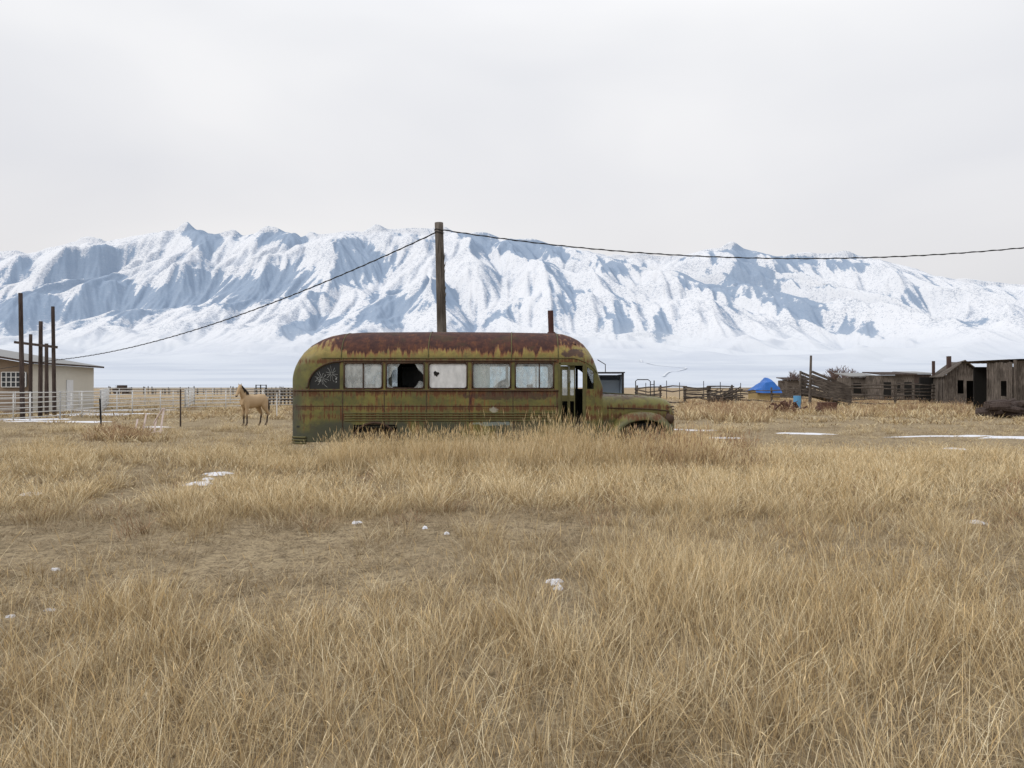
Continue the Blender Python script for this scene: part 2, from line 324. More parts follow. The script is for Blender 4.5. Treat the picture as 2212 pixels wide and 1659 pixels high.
c=N.mix(ro,ol,rusto); c=N.mix(rd,c,rustc); c=N.mix(N.m('MULTIPLY',bm_,.85),c,rustc)
c=N.mix(N.m('MULTIPLY',N.step(be,.08,.24),.30),c,rusto)
c=N.mix(N.m('MULTIPLY',N.step(blo,.56,.66),.45),c,(.05,.038,.018))
hd=N.m('MULTIPLY',N.step(x,1.75,2.0),N.step(N.m('ADD',z,N.m('MULTIPLY',blo,.6)),1.58,1.72)); c=N.mix(N.m('MULTIPLY',hd,.8),c,rustc)
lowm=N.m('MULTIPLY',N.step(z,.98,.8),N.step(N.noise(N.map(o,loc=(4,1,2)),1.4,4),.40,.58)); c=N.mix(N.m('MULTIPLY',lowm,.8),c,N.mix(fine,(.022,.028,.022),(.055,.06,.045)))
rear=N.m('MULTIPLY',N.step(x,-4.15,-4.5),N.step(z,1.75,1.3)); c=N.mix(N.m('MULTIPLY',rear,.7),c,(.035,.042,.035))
def blot(cx,cz,rx,rz):
    a=N.m('POWER',N.m('DIVIDE',N.m('ABSOLUTE',N.m('SUBTRACT',x,cx)),rx),2.0); b=N.m('POWER',N.m('DIVIDE',N.m('ABSOLUTE',N.m('SUBTRACT',z,cz)),rz),2.0)
    return N.step(N.m('ADD',N.m('ADD',a,b),N.m('MULTIPLY',N.m('SUBTRACT',fine,.5),5.5)),1.0,.4)
c=N.mix(N.m('MULTIPLY',blot(-.37,1.13,.10,.07),.7),c,(.36,.35,.29)); c=N.mix(N.m('MULTIPLY',blot(-.4,.84,.42,.05),.5),c,(.26,.32,.32))
c=N.mix(N.m('MULTIPLY',blot(1.28,2.28,.30,.10),.9),c,rustc); c=N.mix(N.m('MULTIPLY',blot(-.05,1.42,1.1,.10),.75),c,rustc)
rgh=N.mix(N.m('MAXIMUM',rd,bm_),(.5,.5,.5),(.9,.9,.9))
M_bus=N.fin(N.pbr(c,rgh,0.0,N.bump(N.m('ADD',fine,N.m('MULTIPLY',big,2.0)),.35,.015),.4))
M_trim=simple('rusted_trim',(.055,.032,.02),.85,.55,9)
M_otrim=simple('olive_trim',(.09,.082,.03),.6,.55,5)
M_int=simple('bus_interior',(.045,.048,.040),.9,.3)
M_rub=simple('tire_rubber',(.018,.018,.017),.9)
M_rim=simple('dark_wheel_rim',(.035,.028,.02),.9)
M_seat=simple('seat_vinyl',(.04,.025,.02),.8)
M_board=simple('whitewashed_board',(.58,.59,.57),.8,.08,4)
M_steelr=simple('rusty_pipe',(.06,.025,.02),.85,.5,8)
M_black=simple('blackened_glass',(.018,.019,.019),.25,.3,5)
def glass(name,op,tint=(.62,.64,.62)):
    N=NT(name); o=N.obj(); f=N.noise(N.map(o,scale=(3,3,1.5)),2.5,6,.65)
    tp=N.n('ShaderNodeBsdfTransparent'); tp.inputs[0].default_value=(.88,.92,.92,1)
    d=N.pbr(N.mix(f,tuple(c*.75 for c in tint),tint),.35,0.0,None,.5)
    mx=N.n('ShaderNodeMixShader'); N.set(mx.inputs[0],N.step(f,.25,.75,max(0,op-.25),min(1,op+.25))); N.t.links.new(tp.outputs[0],mx.inputs[1]); N.t.links.new(d,mx.inputs[2])
    gl=N.n('ShaderNodeBsdfGlossy'); gl.inputs['Roughness'].default_value=.05; m2=N.n('ShaderNodeMixShader'); m2.inputs[0].default_value=.05
    N.t.links.new(mx.outputs[0],m2.inputs[1]); N.t.links.new(gl.outputs[0],m2.inputs[2]); return N.fin(m2.outputs[0])
G1=glass('dirty_glass_mid',.45); G2=glass('clear_old_glass',.06); G3=glass('frosted_glass',.98,(.70,.71,.71)); G5=glass('hazy_glass',.22); G0=glass('smoked_glass',.55,(.02,.02,.02))
BY=16.8; W=1.1; NS=105.73
Hp=[(635,812),(636,803),(639,790),(643,779),(649,768),(658,756),(672,744),(690,734),(712,726),(735,722),(780,719),(950,718),(1100,719),(1200,721),(1218,723),(1235,728),(1250,735),(1262,744),(1272,756),(1280,769),(1286,785),(1291,803),(1296,820),(1300,833)]
hx=[(a-1106)/103.1 for a,_ in Hp]; hz=[CH+(835-b)/F*16.8 for _,b in Hp]
X0,X1=hx[0],hx[-1]
def hh(x): return float(np.interp(x,hx,hz))
def ww(x):
    w=W
    t=x-X0
    if t<.5: w=W*(.70+.30*math.sqrt(max(0,1-((.5-t)/.5)**2)))
    t=X1-x
    if t<.35: w=W*(.80+.20*math.sqrt(max(0,1-((.35-t)/.35)**2)))
    return w
nx=lambda px:(px-1106)/NS
def zsf(x): 
    g=min(1,max(.02,(hh(x)-1.60)/1.16)); return 1.55+.60*min(1,g*1.08)
def ztf(x):
    px=x*NS+1106
    zs=zsf(x)
    if px<735:
        k=(735-px)/70.
        return 1.56 if k>=1 else min(zs-.012,1.56+.53*math.sqrt(1-k*k))
    return 1.55+(min(zs,2.15)-1.55)*.90
wins=[(668,734),(743,826),(834,916),(926,1009),(1020,1103),(1113,1196)]
door=(1208,1262); fw=(1268,1284)
sx=set([round(a,4) for a in hx])
for a,b in wins+[door,fw]:
    sx.add(round(nx(a),4)); sx.add(round(nx(b),4))
for k in range(24): sx.add(round(X0+.6*(k/24)**1.8,4))
for px in range(670,734,5): sx.add(round(nx(px),4))
for k in range(10): sx.add(round(X1-.5*(k/10)**1.8,4))
sx.add(-3.25); sx.add(-2.35)
for k in range(14): sx.add(round(-3.4+k*.33,4))
sx=sorted(a for a in sx if X0<=a<=X1)
s2=[sx[0]]
for a in sx[1:]:
    if a-s2[-1]>.003: s2.append(a)
sx=s2
Zl=[.46,.62,.82,.95,1.06,1.2,1.36,1.50,1.55]; NA=9
b=MB(); secs=[]
for x in sx:
    w_=ww(x);zs=zsf(x);zt=ztf(x);h=max(hh(x),zs+.02)
    side=[(w_*(1-.012*((1.2-zz)/1.2)**2 if zz<1.2 else 1),zz) for zz in Zl]+[(w_,zt),(w_,zs)]
    side+=[(w_*math.cos(k/NA*math.pi/2)**.82,zs+(h-zs)*math.sin(k/NA*math.pi/2)**.95) for k in range(1,NA)]
    loop=[(x,BY-a,zz) for a,zz in side]+[(x,BY,h)]+[(x,BY+a,zz) for a,zz in reversed(side)]
    secs.append(loop)
nl=len(secs[0]); vs=[v for s in secs for v in s]; fs=[];ms_=[]
def inr(x0,x1,rg): return x0>=nx(rg[0])-.004 and x1<=nx(rg[1])+.004
for i in range(len(sx)-1):
    for j in range(nl-1):
        jj=j if j<nl//2 else nl-2-j
        near=j<nl//2; a,c_=sx[i],sx[i+1]
        if jj==8 and any(inr(a,c_,r) for r in wins+[fw]): continue
        if jj==8 and not near and inr(a,c_,door): continue
        if near and inr(a,c_,door) and 1<=jj<=8: continue
        if jj<=1 and a>=-3.26 and c_<=-2.34: continue
        m=0
        if a>1.72 and jj>=11 and secs[i][j][2]>1.70 and secs[i][j][2]<2.32 and 12<=jj<=18: m=2
        fs.append((i*nl+j,(i+1)*nl+j,(i+1)*nl+j+1,i*nl+j+1)); ms_.append(m)
b.add(vs,fs); b.m=ms_
b.f.append(list(range(nl-1,-1,-1))); b.m.append(0)
b.f.append([(len(sx)-1)*nl+k for k in range(nl)]); b.m.append(0)
bus=empty('abandoned_school_bus',(-.5,BY,0))
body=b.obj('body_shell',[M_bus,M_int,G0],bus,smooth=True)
sm=body.modifiers.new('thick','SOLIDIFY'); sm.thickness=.035; sm.offset=-1; sm.material_offset=1
es=body.modifiers.new('es','EDGE_SPLIT'); es.split_angle=math.radians(35)
def pane(a,c_,z0,z1,near,mat,name,off=.02):
    g=MB(); yp=BY-(W-off) if near else BY+(W-off)
    g.box(a,c_,yp-.003,yp+.003,z0,z1); g.obj(name,[mat],bus)
gm=[G0,G1,None,G3,G5,G5]
for k,(a,c_) in enumerate(wins):
    if k==0: continue
    if gm[k]: pane(nx(a),nx(c_),1.55,2.09,True,gm[k],'side_window_glass')
    pane(nx(a),nx(c_),1.55,2.09,False,[G0,G1,M_black,G1,G2,G2][k],'far_window_glass')
g=MB(); A,B=nx(834),nx(916); yp=BY-W+.02
for (poly) in [[(A,2.09),(A+.30,2.09),(A+.22,1.97),(A+.13,1.93),(A+.09,1.80),(A,1.74)],[(B,2.09),(B-.20,2.09),(B-.12,1.95),(B-.03,1.86),(B,1.80)],[(A,1.55),(A+.18,1.55),(A+.07,1.63),(A,1.70)],[(B,1.55),(B-.26,1.55),(B-.17,1.60),(B-.10,1.72),(B,1.69)]]:
    n=len(poly); g.add([(x_,yp,z_) for x_,z_ in poly]+[(x_,yp+.005,z_) for x_,z_ in poly],[tuple(range(n)),tuple(range(2*n-1,n-1,-1))]+[(i,(i+1)%n,n+(i+1)%n,n+i) for i in range(n)])
g.obj('broken_window_shards',[G5],bus)
for sgn in (-1,1):
    g=MB(); q=[x for x in sx if nx(668)-.002<=x<=nx(734)+.002]
    v=[];f=[]
    for x in q: v+= [(x,BY+sgn*(ww(x)-.02),1.55),(x,BY+sgn*(ww(x)-.02),ztf(x))]
    for i in range(len(q)-1): f.append((2*i,2*i+2,2*i+3,2*i+1))
    g.add(v,f); g.obj('quarter_window_glass',[M_black],bus)
g=MB(); hubs=[(695,1.76),(716,1.86)]
for (hpx,hz_) in hubs:
    for i in range(11):
        an=2*math.pi*i/11+random.uniform(-.2,.2); l=random.uniform(.08,.2); pv=None
        for k in range(4):
            rr=.02+l*k/3; x_=nx(hpx)+math.cos(an)*rr; z_=hz_+math.sin(an)*rr
            if x_<nx(671) or x_>nx(733) or z_<1.56 or z_>ztf(x_)-.01: break
            cur=Vector((x_,BY-ww(x_)+.012,z_))
            if pv is not None: g.beam(pv,cur,.003,.006,0)
            pv=cur; an+=random.uniform(-.15,.15)
for i in range(7):
    px=random.uniform(678,726); x_=nx(px); zz=1.6+random.random()*.28; s_=random.uniform(.015,.04)
    g.add([(x_,BY-ww(x_)+.011,zz),(x_+s_,BY-ww(x_)+.011,zz+s_*.3),(x_+s_*.4,BY-ww(x_)+.011,zz+s_*1.3)],[(0,1,2)],0)
g.obj('quarter_window_cracks',[simple('cracked_glass_edge',(.30,.31,.30),.5)],bus)
yN=BY-W
tr=MB()
for sgn in (-1,1):
    yo=BY+sgn*W
    for k,(a,c_) in enumerate(wins):
        if k==0: continue
        A,B=nx(a),nx(c_); y0,y1=sorted((yo+sgn*.008,yo-sgn*.03))
        tr.box(A-.012,A+.016,y0,y1,1.56,2.08,0); tr.box(B-.016,B+.012,y0,y1,1.56,2.08,0)
        tr.box(A+.016,B-.016,y0,y1,2.065,2.095,0); tr.box(A+.016,B-.016,y0,y1,1.55,1.575,0)
        for cxs,dx_ in ((A+.016,1),(B-.016,-1)):
            for czs,dz_ in ((1.575,1),(2.065,-1)):
                vs_=[(cxs,y0,czs),(cxs+dx_*.045,y0,czs),(cxs+dx_*.013,y0,czs+dz_*.013),(cxs,y0,czs+dz_*.045)]
                tr.add(vs_+[(p[0],y1,p[2]) for p in vs_],[(0,1,2,3),(7,6,5,4),(1,5,6,2),(2,6,7,3)],0)
        if k in (1,5): 
            mid=(A+B)/2+(.0 if k==1 else .1); tr.box(mid-.012,mid+.012,y0+.01,y1-.005,1.575,2.065,0)
    surf=lambda x,z,o=.006: (x,BY+sgn*(ww(x)+o),z)
    xa=[X0+i*(nx(1206)-X0)/60 for i in range(61)]
    ar=[x for x in sx if nx(660)<=x<=nx(1206)]
    tr.path([surf(x,ztf(x)+(.03 if x>nx(735) else .02)) for x in ar],.016,6,0)
    tr.path([surf(x,zsf(x)+.03,.004) for x in sx if x<nx(1290) and x>nx(690)],.010,6,1)
    tr.path([surf(x,1.515) for x in xa],.017,6,0)
    tr.path([surf(x,1.20,.0) for x in xa],.008,6,0)
    for zz in (1.055,1.005,.955,.905): tr.path([surf(x,zz,.002) for x in [nx(744)+i*(nx(1204)-nx(744))/20 for i in range(21)]],.015,6,1)
    for zz in (.44,.50,.56): tr.path([surf(x,zz,.01) for x in [X0+.001+i*.36/14 for i in range(15)]],.022,6,1)
    for px in (740,830,921,1014,1108,1203):
        x_=nx(px); tr.box(x_-.008,x_+.008,*sorted((BY+sgn*(W-.01),BY+sgn*(W+.005))),.5,1.5,0)
    for px in (737,925,1105,1206):
        x_=nx(px); pts=[]
        for k in range(0,NA+1):
            a=k/NA*math.pi/2; zs=zsf(x_);h=hh(x_); pts.append((x_,BY+sgn*(ww(x_)*max(0,math.cos(a))**.82+.002),zs+(h-zs)*math.sin(a)**.95+.002))
        tr.path(pts,.011,5,1)
for sgn in (-1,1):
    tr.path([(-2.8+.48*math.cos(a),BY+sgn*(W+.005),.40+.46*math.sin(a)) for a in [math.pi*i/16 for i in range(17)]],.025,6,0)
tr.obj('trim_and_rails',[M_trim,M_otrim],bus,smooth=True)
d=MB(); A,B=nx(1208),nx(1262); zt=2.06
d.box(A-.02,A+.03,yN-.01,yN+.04,.62,zt,0); d.box(B-.03,B+.03,yN-.01,yN+.05,.62,zt,0); d.box(A+.03,B-.03,yN-.008,yN+.04,zt-.03,zt+.035,0)
def leaf(xa,xb,ya,yb):
    p=Vector((xa,ya,0));q=Vector((xb,yb,0)); t_=(q-p); 
    for f0,f1,z0,z1 in ((0,.16,.68,2.02),(.84,1,.68,2.02),(.16,.84,1.94,2.02),(.16,.84,1.30,1.42),(.16,.84,.68,.86)):
        P=p+t_*((f0+f1)/2)
        wv=(f1-f0)/2*t_.length; R=Matrix.Rotation(math.atan2(t_.y,t_.x),3,'Z')
        d.box(P.x-wv,P.x+wv,P.y-.014,P.y+.014,z0,z1,0,R)
    P=p+t_*.5; R=Matrix.Rotation(math.atan2(t_.y,t_.x),3,'Z'); wv=.34*t_.length
    d.box(P.x-wv,P.x+wv,P.y-.003,P.y+.003,1.42,1.94,2,R)
leaf(A+.03,A+.20,yN+.02,yN+.10); leaf(A+.21,A+.33,yN+.10,yN+.08)
d.box(A+.34,A+.355,yN+.35,yN+.37,.7,2.05,0)
d.box(A,B,yN+.05,yN+.5,.50,.55,1); d.box(A,B,yN+.3,yN+.6,.55,.78,1)
d.obj('folding_door',[M_otrim,M_int,G1],bus)
I=MB(); I.box(X0+.15,X1-.05,BY-W+.06,BY+W-.06,.76,.80,0)
I.box(1.62,1.66,BY-1.0,BY+1.0,.8,1.5,0)
for i,px in enumerate((700,770,850,935,1075,1150)):
    x_=nx(px)
    for sy in (-1,1):
        if i in (1,3) and sy==-1: continue
        yc=BY+sy*.62
        I.box(x_-.04,x_+.05,yc-.36,yc+.36,1.0,1.60+.05*(i%2),1,Matrix.Rotation(-.12,3,'Y')); I.box(x_,x_+.42,yc-.36,yc+.36,1.05,1.2,1)
I.path([(1.25+.19*math.cos(a)*.35,BY+.5+.19*math.sin(a),1.55+.19*math.cos(a)*.9) for a in [2*math.pi*i/20 for i in range(21)]],.012,6,0)
I.path([(1.3,BY+.5,1.5),(1.7,BY+.5,1.1)],.02,6,0)
I.obj('interior_seats',[M_int,M_seat],bus)
c_=MB(); c_.box(nx(1024),nx(1058),yN+.05,yN+.06,1.57,2.06,0)
c_.box(nx(1092),nx(1098),yN+.05,yN+.06,1.57,2.06,1)
c_.box(nx(838),nx(846),yN+.05,yN+.06,1.57,2.06,1)
c_.add([(nx(1064),yN+.5,1.58),(nx(1100),yN+.5,1.58),(nx(1098),yN+.5,1.78),(nx(1080),yN+.5,1.72)],[(0,1,2,3)],1)
c_.obj('window_boards',[M_board,M_int],bus)
h_=MB(); hx0,hz0=nx(942),1.86
pts=[(hx0+.055*math.cos(a)*(1+.25*math.sin(3*a+1)),yN-.0+.012,hz0+.05*math.sin(a)*(1+.3*math.sin(4*a))) for a in [2*math.pi*i/18 for i in range(18)]]
h_.add(pts,[tuple(range(18))]); h_.obj('broken_glass_hole',[M_hole],bus,fix=False)
h_=MB(); x_=nx(1237); 
h_.loft([(x_,BY-W*.80,2.47,.001,.001),(x_,BY-W*.83,2.46,.09,.035),(x_,BY-W*.70,2.44,.10,.045)],12,0,lat=(1,0,0)); h_.obj('marker_light',[M_hole],bus,smooth=True)
s_=MB(); s_.path([(PX(1191,16.9),BY+.1,2.7),(PX(1189,16.9),BY+.1,3.27)],[.062,.062],14,0); s_.path([(PX(1191,16.9),BY+.1,2.76),(PX(1191,16.9),BY+.1,2.80)],[.10,.08],14,0); s_.obj('roof_stack_pipe',[M_steelr],bus,smooth=False)
hb=MB(); prof=[(1.78,.80,1.46,.62),(1.95,.72,1.44,.62),(2.3,.62,1.43,.62),(2.8,.55,1.41,.62),(3.15,.50,1.375,.62),(3.32,.46,1.32,.62),(3.41,.42,1.24,.62),(3.455,.385,1.12,.64),(3.47,.37,1.0,.66)]
rg=[]
for (x_,w_,zt,zb) in prof:
    ring=[]
    for k in range(15):
        a=math.pi*k/14
        cx=math.copysign(abs(math.cos(a))**.55,math.cos(a)); ring.append((x_,BY-w_*cx,(zt-.28 if zt>1.2 else zt-.2)+(.28 if zt>1.2 else .2)*math.sin(a)**.75))
    ring=[(x_,BY-w_,zb)]+ring+[(x_,BY+w_,zb)]
    rg.append(ring)
n=len(rg[0]); hb.add([p for r in rg for p in r],[(i*n+k,(i+1)*n+k,(i+1)*n+(k+1)%n,i*n+(k+1)%n) for i in range(len(rg)-1) for k in range(n)]+[list(range(n))[::-1],[(len(rg)-1)*n+k for k in range(n)]])
hb.obj('engine_hood',[M_bus],bus,smooth=True).modifiers.new('es','EDGE_SPLIT').split_angle=math.radians(40)
gg=MB()
for i in range(9):
    z_=.70+i*.058; k=(.42 if z_>1.1 else .44)
    gg.path([(3.30,BY-k-.03,z_),(3.42,BY-k*.85,z_),(3.49,BY-k*.5,z_),(3.51,BY,z_),(3.49,BY+k*.5,z_),(3.42,BY+k*.85,z_),(3.30,BY+k+.03,z_)],.014,6,0)
gg.path([(2.0,BY-.70,1.15),(2.5,BY-.60,1.14),(3.0,BY-.54,1.12),(3.35,BY-.46,1.08)],.012,6,0)
gg.path([(1.85,BY,1.47),(2.6,BY,1.425),(3.2,BY,1.37),(3.4,BY,1.25)],.014,6,1)
gg.obj('grille_bars',[M_trim,M_otrim],bus,smooth=True)
for sgn in (-1,1):
    fb=MB(); out=[(1.92,.60),(2.02,.74),(2.14,.90),(2.28,1.0),(2.48,1.06),(2.7,1.085),(2.92,1.07),(3.10,1.02),(3.24,.92),(3.33,.80),(3.37,.66),(3.37,.58)]
    C=(2.75,.45); rows=[]
    for (x_,z_) in out:
        row=[]
        for k in range(9):
            u=k/8; y_=.42+u*.60; 
            dr=1-.26*max(0,(u-.45)/.55)**2.4-.03*(1-u)
            row.append((C[0]+(x_-C[0])*dr,BY+sgn*(y_+.02),C[1]+(z_-C[1])*dr))
        rows.append(row)
    fb.add([p for r in rows for p in r],[(i*9+k,(i+1)*9+k,(i+1)*9+k+1,i*9+k+1) for i in range(len(rows)-1) for k in range(8)])
    fo=fb.obj('front_fender',[M_bus,M_int],bus,smooth=True); s=fo.modifiers.new('s','SOLIDIFY'); s.thickness=.02; s.material_offset=1
    hl=MB(); hl.loft([(3.22,BY+sgn*.72,.94,.11,.11),(3.34,BY+sgn*.72,.90,.10,.10),(3.37,BY+sgn*.72,.89,.07,.07)],14,0,lat=(0,1,0)); hl.obj('headlight',[M_trim],bus,smooth=True)
for wxx in (-2.8,2.78):
    for sgn in (-1,1):
        wb=MB(); y0=BY+sgn*(.98 if wxx<0 else .92)
        prof=[(.10,.03),(.20,.03),(.22,-.02),(.33,-.02),(.35,.01),(.41,.02),(.43,0.0),(.43,-.17),(.40,-.2),(.2,-.2)]
        n=28; v=[(wxx+r*math.cos(2*math.pi*k/n),y0+sgn*o_,.42+r*math.sin(2*math.pi*k/n)) for r,o_ in prof for k in range(n)]
        f=[(i*n+k,i*n+(k+1)%n,(i+1)*n+(k+1)%n,(i+1)*n+k) for i in range(len(prof)-1) for k in range(n)]+[list(range(n))]
        wb.add(v,f); wb.m=[(1 if j<3*n else 0) for j in range(len(f)-1)]+[1]; wb.obj('wheel',[M_rub,M_rim],bus,smooth=True)
ch=MB(); ch.box(-4.3,3.3,BY-.45,BY-.35,.48,.62,0); ch.box(-4.3,3.3,BY+.35,BY+.45,.48,.62,0); ch.path([(-2.8,BY-.9,.42),(-2.8,BY+.9,.42)],.06,8,0); ch.path([(2.78,BY-.9,.42),(2.78,BY+.9,.42)],.05,8,0); ch.box(2.0,3.2,BY-.35,BY+.35,.55,1.2,0)
ch.obj('chassis',[M_hole],bus)
mr=MB(); mr.path([(X1-.12,yN+.1,2.15),(X1+.02,yN-.05,2.05),(X1+.02,yN-.05,1.9)],.009,6,0); mr.obj('mirror_bracket',[M_dark],bus)
# ---------------------------------------------------------------- utility poles and wires
def pole(name,x,y,z0,top,r0,r1,lean=(0,0),mat=M_pole,extra=True):
    e=empty(name,(x,y,0)); b=MB(); n=10
    pts=[(x+lean[0]*k/n,y+lean[1]*k/n,z0+(top-z0)*k/n) for k in range(n+1)]
    b.path(pts,[r0+(r1-r0)*k/n+random.uniform(-.004,.004) for k in range(n+1)],14,0)
    if extra:
        for k in range(10):
            z=top-.9-random.random()*1.9; xx=x+lean[0]*(z/top)+r1*.96; b.beam((xx,y-.05,z),(xx+random.uniform(.02,.06),y-.06,z+random.uniform(.08,.2)),.012,.012,0)
    b.obj('shaft',[mat],e,smooth=True); return e
D=22.6
up=pole('utility_pole',PX(961,D),D,-.1,PZ(481,D),.165,.125,(PX(948,D)-PX(961,D),0))
b=MB(); tx=PX(949,D)
for k,zz in enumerate((PZ(497,D),PZ(503,D))):
    b.path([(tx+(.14)*math.cos(a),D+.14*math.sin(a),zz+.02*math.sin(a*2)) for a in [2*math.pi*i/16 for i in range(17)]],.012,6,0)
b.obj('cable_clamp',[M_cable],up)
up2=pole('utility_pole',21.2,22.4,-.1,6.9,.165,.125,(.05,0),extra=False)
w_=MB()
def twist(pts,r):
    w_.path(pts,r*.62,6,0)
    out=[]
    L_=0
    P=[Vector(p) for p in pts]
    for i in range(len(P)-1):
        for k in range(14):
            u=k/14; q=P[i].lerp(P[i+1],u); L_+= (P[i+1]-P[i]).length/14; out.append((q.x,q.y+r*.6*math.cos(L_*11),q.z+r*.6*math.sin(L_*11)))
    w_.path(out,r*.5,5,0)
pts=[]
for i in range(41):
    x=tx+.12+(21.1-tx-.12)*i/40; pts.append((x,22.6-.2*i/40,5.35+.0076*(x-8.6)**2))
twist(pts,.024)
A=Vector((tx-.13,22.6,PZ(503,22.6))); B=Vector((PX(117,40),40,PZ(778,40)))
pts=[]
for i in range(41):
    t_=i/40; q=A.lerp(B,t_); q.z-=.68*4*t_*(1-t_); pts.append(q)
twist(pts,.027)
A2=B; B2=Vector((PX(-20,46),46,PZ(800,46))); twist([A2.lerp(B2,i/6) for i in range(7)],.025)
w_.obj('power_cable',[M_cable],smooth=True)
for (px,top,d,r,ln) in [(49,633,38,.115,-.12),(66,722,41,.10,.0),(87,694,40,.11,0.02),(101,742,43,.11,-.02),(118,662,40,.10,-.1)]:
    pole('wooden_post',PX(px,d),d,-.1,PZ(top,d),r,r*.85,(ln,0),M_poled,False)
b=MB(); b.beam((PX(30,39.7),39.75,PZ(739,39.7)),(PX(122,39.7),39.75,PZ(750,39.7)),.12,.13); b.obj('cross_beam',[M_poled])
# ---------------------------------------------------------------- left building
e=empty('farm_shed',(-31,50,0)); b=MB()
P1=(-28.9,46.);P2=(-30.75,56.5);P0=(-44,45.);
ez=2.98; 
b.add([(*P0,-.1),(*P1,-.1),(*P1,ez),((P0[0]+P1[0])/2,45.5,ez+1.3),(*P0,ez)],[(0,1,2,3,4)],1)
b.add([(*P1,-.1),(*P2,-.1),(*P2,ez),(*P1,ez)],[(0,1,2,3)],0)
b.add([(*P2,-.1),(-46,55.5,-.1),(-46,55.5,ez),(*P2,ez)],[(0,1,2,3)],0)
b.obj('walls',[M_stucco,M_brown],e,fix=False)
b=MB(); mid=((P0[0]+P1[0])/2,45.5)
o1=(P1[0]+.55,P1[1]-.5); o2=(P2[0]+.5,P2[1]+.5)
rz=ez+1.35
b.add([(*o1,ez-.02),(*o2,ez-.02),(mid[0]-1.8,56.5,rz),(mid[0],45,rz)],[(0,1,2,3)],0)
b.add([(*o1,ez+.10),(*o2,ez+.10),(mid[0]-1.8,56.5,rz+.12),(mid[0],45,rz+.12)],[(0,1,2,3)],0)
b.add([(*o1,ez-.02),(*o2,ez-.02),(*o2,ez+.10),(*o1,ez+.10)],[(0,1,2,3)],1)
b.add([(*o1,ez-.02),(mid[0],45,rz),(mid[0],45,rz+.12),(*o1,ez+.10)],[(0,1,2,3)],1)
b.add([(-44.5,44.5,ez-.02),(mid[0],45,rz),(mid[0]-1.8,56.5,rz),(-46.5,56,ez)],[(0,1,2,3)],0)
b.obj('roof',[M_roofm,M_poled],e,fix=False)
b=MB(); x0,x1=PX(6,45.9),PX(58,45.9); z0,z1=PZ(836,45.9),PZ(804,45.9)
b.box(x0,x1,45.80,45.90,z0,z1,1)
for k in range(6): xx=x0+(x1-x0)*k/5; b.box(xx-.025,xx+.025,45.76,45.80,z0,z1,0)
for k in range(4): zz=z0+(z1-z0)*k/3; b.box(x0+.02,x1-.02,45.755,45.76,zz-.02,zz+.02,0)
b.obj('window',[M_white,M_glassd],e)
b=MB(); T=lambda px:(P1[0]+(P2[0]-P1[0])*px,P1[1]+(P2[1]-P1[1])*px)
p=T(.52);q=T(.62); b.beam((p[0]+.04,p[1],1.0),(q[0]+.04,q[1],1.0),.06,2.1,0); b.obj('door',[M_white],e)
# ---------------------------------------------------------------- pipe corral fences
def pipefence(name,pts,h=1.28,rails=6,gap=2.4,r=.028):
    e=empty(name,(pts[0][0],pts[0][1],0)); b=MB()
    for (p,q) in zip(pts[:-1],pts[1:]):
        p=Vector((*p,0));q=Vector((*q,0)); L_=(q-p).length; n=max(1,int(L_/gap))
        for i in range(n+1):
            c=p.lerp(q,i/n); b.path([(c.x,c.y,-.05),(c.x,c.y,h+.04)],r*1.35,8,0)
            if i<n and i%2==0:
                c2=p.lerp(q,(i+.5)/n); b.path([(c2.x,c2.y,.15),(c2.x,c2.y,h)],r*.9,6,0)
        for k in range(rails):
            z=.22+(h-.22)*k/(rails-1); pp=[]
            for i in range(n+1):
                c=p.lerp(q,i/n); pp.append((c.x,c.y,z+random.uniform(-.012,.012)))
            b.path(pp,r*.85,6,0)
    b.obj('pipe_rails',[M_white],e,smooth=True)
f=lambda px,d:(PX(px,d),d)
pipefence('pipe_fence',[f(-250,28.5),f(-10,32),f(130,37),f(217,43)],1.33)
pipefence('pipe_fence',[f(217,43),f(400,52),f(640,60)],1.35,6,2.8)
pipefence('pipe_fence',[f(200,62),f(420,66),f(640,72)],1.45,6,2.8)
pipefence('pipe_fence',[f(217,43),f(235,66)],1.4,6,2.8)
pipefence('pipe_fence',[f(400,52),f(420,66)],1.4,6,2.8)
pipefence('pipe_fence',[f(-60,44),f(120,47),f(217,52)],1.3,6,2.8)
def tpost(px,top,d,r=.03,mat=M_dark,name='steel_fence_post',ln=0):
    b=MB(); x=PX(px,d); b.beam((x,d,-.1),(x+ln,d,PZ(top,d)),r*1.6,r*.6); b.beam((x,d+.02,-.1),(x+ln,d+.02,PZ(top,d)),r*.6,r*1.6); b.obj(name,[mat])
tpost(219,861,31,.04,ln=-.06); tpost(390,842,30.5,.035,M_poled); tpost(598,850,38,.03,M_white)
for i,px in enumerate((1395,1440,1468,1520,1556,1600,1640,1770,1850,1960)): tpost(px,826+random.randint(-4,3),95,.05,M_dark)
b=MB()
for (a,ya,c2,yb,d) in [(293,935,296,905,27.5),(309,925,315,893,28),(333,935,336,905,26.5),(346,938,353,882,26.2),(322,936,327,920,26.3)]:
    b.beam((PX(a,d),d,-.02),(PX(c2,d),d+.05,PZ(yb,d)),.055,.03)
b.beam((PX(332,26.4),26.4,PZ(915,26.4)),(PX(352,26.2),26.2,PZ(882,26.2)),.05,.02); b.beam((PX(318,26.4),26.4,PZ(936,26.4)),(PX(352,26.2),26.2,PZ(930,26.2)),.06,.03)
b.obj('broken_white_barrier',[simple('faded_pink_white',(.66,.56,.53),.7,.15)])
b=MB(); d=64
for px in (553,563,575): b.path([(PX(px,d),d,-.1),(PX(px,d),d,PZ(831,d))],.05,6)
for y in (832,838,846,855): b.beam((PX(553,d),d,PZ(y,d)),(PX(575,d),d,PZ(y,d)),.06,.05)
b.obj('cattle_chute_gate',[M_dark])
b=MB()
